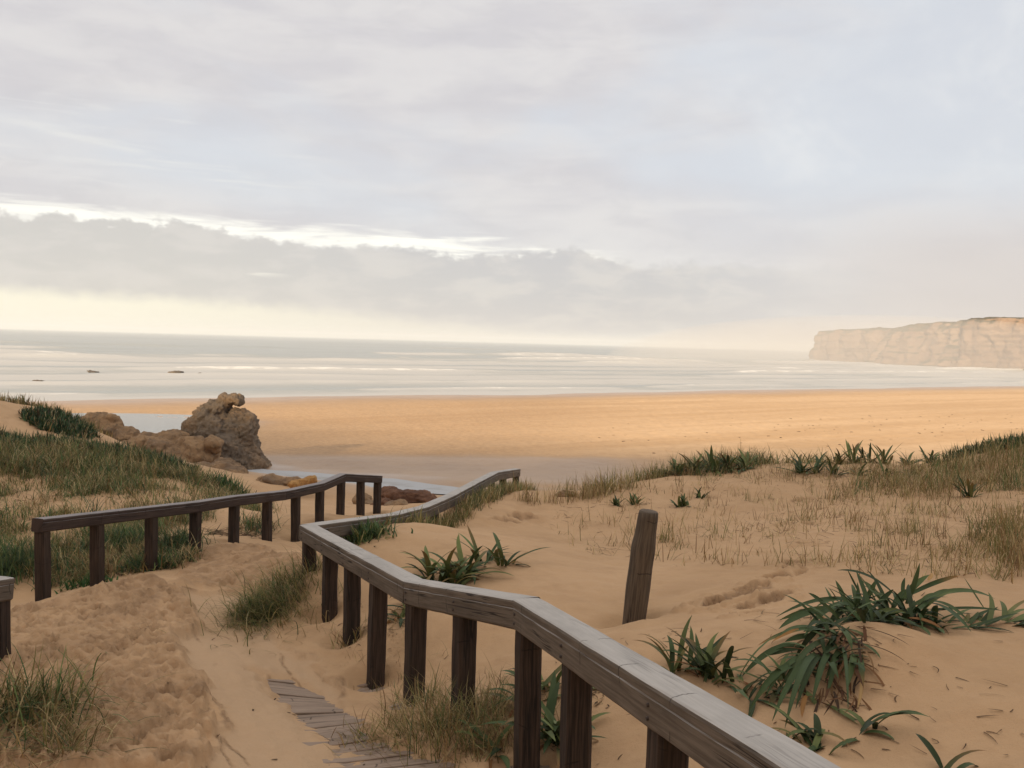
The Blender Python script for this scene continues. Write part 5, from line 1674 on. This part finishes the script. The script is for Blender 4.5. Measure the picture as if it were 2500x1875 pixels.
# lower bank below the near rail
bank = poly_xy([(850, 1780), (960, 1740), (1100, 1720), (1240, 1700), (1250, 1850), (1100, 1850), (960, 1810), (880, 1800)])
parts.append(tuft_field(bank, 130, 7, rg, 0.18, 0.005, STRAW + OLIVE, [3, 3, 3, 2, 2, 2, 2], 0.07, (0.2, 1.3), (0.2, 1.6)))
slope = [(-1.3, 8.2), (-0.5, 7.0), (0.2, 5.9), (0.7, 5.2), (0.3, 4.9), (-0.6, 5.9), (-1.4, 7.3), (-2.0, 8.6)]
parts.append(tuft_field(slope, 150, 5, rg, 0.16, 0.004, STRAW + OLIVE, [3, 3, 3, 2, 2, 2, 2], 0.05, (0.2, 1.3), (0.0, 1.6)))
stuff("dry_dune_grass", "sparse dry straw and olive grass sprigs on the right dune", parts, M_GRASS)

# dark scrub mound at the far right
scr = [(8.35, 17.4), (8.9, 16.7), (9.6, 16.1), (11.5, 15.8), (11.5, 17.6), (9.5, 17.8)]
stuff("scrub_ground_cover", "dark green creeping scrub over the mound at the right edge",
      [mat_patch(scr, 800, 12, rg, 0.22, 0.026, DARKG + [(0.07, 0.10, 0.04)], [4, 4, 2, .5, 2])], M_LEAF)


def tuft(label, px, py, n, L, W, palette, probs, spread, lean, curl, seed, group="large grass tufts beside the path", rad=None, comb=None):
    rr = np.random.default_rng(seed)
    c = G(px, py)
    rx, ry = rad or (spread, spread)
    xy = c[:2] + np.c_[rr.normal(0, rx, n), rr.normal(0, ry, n)]
    base = np.c_[xy, gz(xy[:, 0], xy[:, 1]) - 0.02]
    col = pick(rr, n, palette, probs, 0.18)
    azt = rr.uniform(0, 2 * math.pi, n) if comb is None else np.where(rr.random(n) < 0.65, rr.normal(comb, 0.7, n), rr.uniform(0, 2 * math.pi, n))
    V, Q, Cc = blades(base, azt, L * rr.uniform(0.45, 1.15, n), W * rr.uniform(0.7, 1.3, n), rr.uniform(*lean, n), rr.uniform(*curl, n), col, 6)
    me = mesh_np("grass_tuft", V - c, Q, True, colors=Cc)
    o = new_obj("grass_tuft", me, M_GRASS)
    o.location = c
    tag(o, label, "grass tuft", group)
    return o


GS = GREEN + OLIVE + STRAW
tuft("large green and straw grass tuft in the lower left corner", 50, 1770, 620, 0.46, 0.008, GS, [3, 3, 3, 2, 3, 3, 2, 2.5, 2.5, 1.5, 1.5], 0.2, (0.1, 1.2), (0.3, 1.6), 61, rad=(0.20, 0.18), comb=-0.6)
tuft("tangled straw tuft at the bottom edge, right of the corner tuft", 130, 1850, 300, 0.38, 0.006, GS, [1, 1, 1, 1, 2, 2, 2, 3, 3, 2, 2], 0.14, (0.3, 1.3), (0.3, 1.4), 62, comb=-0.6)
tuft("bushy olive grass tuft on the path edge, left of the corner of the near handrail", 690, 1462, 1300, 0.36, 0.007, GS, [.6, 1, 2, .6, 5, 6, 4, 1.5, 1.2, .5, 1], 0.2, (0.2, 1.2), (0.4, 1.6), 63, rad=(0.20, 0.40), comb=-2.4)
tuft("rounder green end of the olive tuft where it reaches the path", 634, 1498, 700, 0.30, 0.008, GS, [2, 2, 3, 1, 5, 3, 4, .5, .5, .3, .5], 0.12, (0.2, 1.2), (0.5, 1.7), 64, comb=-2.2)
tuft("straw coloured grass tuft round a dark post of the near handrail", 1120, 1790, 620, 0.36, 0.005, GS, [.6, .6, 1, .6, 3, 3, 2, 3, 3, 3, 2], 0.12, (0.1, 0.9), (0.3, 1.3), 65, rad=(0.16, 0.14))
tuft("thin grass tuft at the foot of the fourth post of the near handrail", 1020, 1715, 90, 0.30, 0.006, GS, [1, 1, 1, 1, 3, 3, 2, 2, 2, 2, 2], 0.08, (0.2, 1.0), (0.3, 1.2), 66)
tuft("small grass tuft at the foot of the third post of the near handrail", 855, 1560, 70, 0.26, 0.006, GS, [.5, .5, .5, .5, 2, 2, 2, 3, 3, 2, 2], 0.07, (0.2, 1.0), (0.3, 1.2), 67)
tuft("creeping olive grass beside the boardwalk edge", 960, 1790, 200, 0.20, 0.006, GS, [.5, .5, 1, .5, 5, 4, 4, 1, 2, 1, 1], 0.12, (0.6, 1.4), (0.2, 0.8), 68, rad=(0.16, 0.10))
tuft("blue green hanging grass tuft behind the third and fourth posts of the dark rail", 432, 1330, 800, 0.44, 0.009, GREEN + OLIVE, [4, 4, 2, 5, 1, 1, 1], 0.15, (0.2, 1.0), (0.9, 1.9), 69, rad=(0.17, 0.2), comb=-1.5)
tuft("dark green grass tuft behind the second post of the dark rail", 285, 1330, 700, 0.40, 0.009, GREEN + OLIVE, [4, 4, 2, 5, 1.5, 1, 1], 0.16, (0.2, 0.9), (0.6, 1.4), 70, rad=(0.22, 0.2))
tuft("big dark green grass tuft at the left edge behind the cut rail end", 10, 1400, 900, 0.56, 0.010, GREEN + OLIVE, [4, 4, 3, 5, 1.5, 1, 1], 0.2, (0.1, 0.8), (0.6, 1.5), 71, rad=(0.25, 0.25))
tuft("leafy green tuft at the top of the trodden mound behind the dark rail", 380, 1385, 380, 0.24, 0.022, GREEN + OLIVE, [4, 4, 3, 4, 1, .5, 1], 0.14, (0.2, 1.1), (0.3, 1.2), 72, rad=(0.16, 0.10))
tuft("small bright green leafy plant at the foot of the second post of the dark rail", 212, 1428, 160, 0.17, 0.024, [(0.045, 0.10, 0.03), (0.06, 0.12, 0.035)], [1, 1], 0.1, (0.3, 1.2), (0.2, 1.0), 73, rad=(0.15, 0.08))
tuft("dark shrubby tuft behind the fifth and sixth posts of the dark rail", 622, 1290, 260, 0.40, 0.012, GREEN + STRAW[1:3], [4, 4, 2, 4, 2, 2], 0.16, (0.2, 1.1), (0.3, 1.2), 74, rad=(0.16, 0.25))
tuft("green tuft on the dune hump above the dark rail", 555, 1192, 420, 0.38, 0.022, GREEN + OLIVE[:1], [4, 4, 3, 4, 1], 0.2, (0.2, 1.1), (0.2, 1.0), 75, rad=(0.22, 0.2))
tuft("pale olive grass tuft on the sand slope just right of the lone post", 1622, 1328, 40, 0.32, 0.008, OLIVE + STRAW, [3, 3, 3, 1, 1, 1, 1], 0.06, (0.05, 0.6), (0.1, 0.8), 76)
tuft("leafy end of the rail side grass at the corner of the near handrail", 880, 1308, 520, 0.24, 0.018, GREEN + OLIVE, [4, 4, 3, 3, 2, 1, 2], 0.15, (0.2, 1.1), (0.2, 1.0), 77, rad=(0.15, 0.12))


# ------------------------------------------------------------------ twigs, dead leaf bits and beach print flecks
def litter(name, label, polys, seed, mat):
    rr = np.random.default_rng(seed)
    parts = []
    for poly, n, L, W, dens in polys:
        xy = scatter_xy(poly, n, rr, dens)
        base = np.c_[xy, gz(xy[:, 0], xy[:, 1]) + 0.004]
        col = pick(rr, n, [(0.10, 0.065, 0.04), (0.16, 0.10, 0.055), (0.07, 0.05, 0.035), (0.24, 0.17, 0.10)], [3, 3, 2, 1], 0.2)
        parts.append(blades(base, rr.uniform(0, 6.283, n), L * rr.uniform(0.3, 1.2, n), W * rr.uniform(0.6, 1.4, n), rr.uniform(1.35, 1.6, n), rr.uniform(-0.15, 0.35, n), col, 4, 0.6))
    return stuff(name, label, parts, mat)


sprd = lambda x, y: np.clip(0.3 + 1.2 * fbm2(x * 0.5, y * 0.5, 61.0, 3), 0.02, 1)
beach_r = [(3, 39), (12, 37), (30, 50), (45, 75), (10, 62), (4, 50)]
litter("dry_twig_litter", "dry twigs and dead leaf scraps strewn over the dune sand", [
    (sprig, 900, 0.15, 0.007, sprd), ([(0.2, 4.6), (3.5, 3.6), (5, 6), (2.6, 7.5), (0.4, 7)], 200, 0.12, 0.006, sprd),
    (slope, 120, 0.10, 0.007, sprd), (foot, 160, 0.16, 0.018, None), (lowL, 500, 0.22, 0.016, patchy), (CHANNEL, 16, 0.05, 0.012, None)], 81, M_DRY)
litter("beach_print_flecks", "dark flecks added in place of footprints on the sunlit beach", [(beach_r, 110, 0.22, 0.06, sprd)], 82, M_DRY)  # flecks added to stand for the dark footprint trails
litter("creeping_stem_litter", "dark bare stems creeping down the sand behind the dark handrail", [(poly_xy([(500, 1290), (560, 1300), (690, 1325), (640, 1322), (520, 1310)]), 70, 0.5, 0.016, None)], 83, M_DRY)
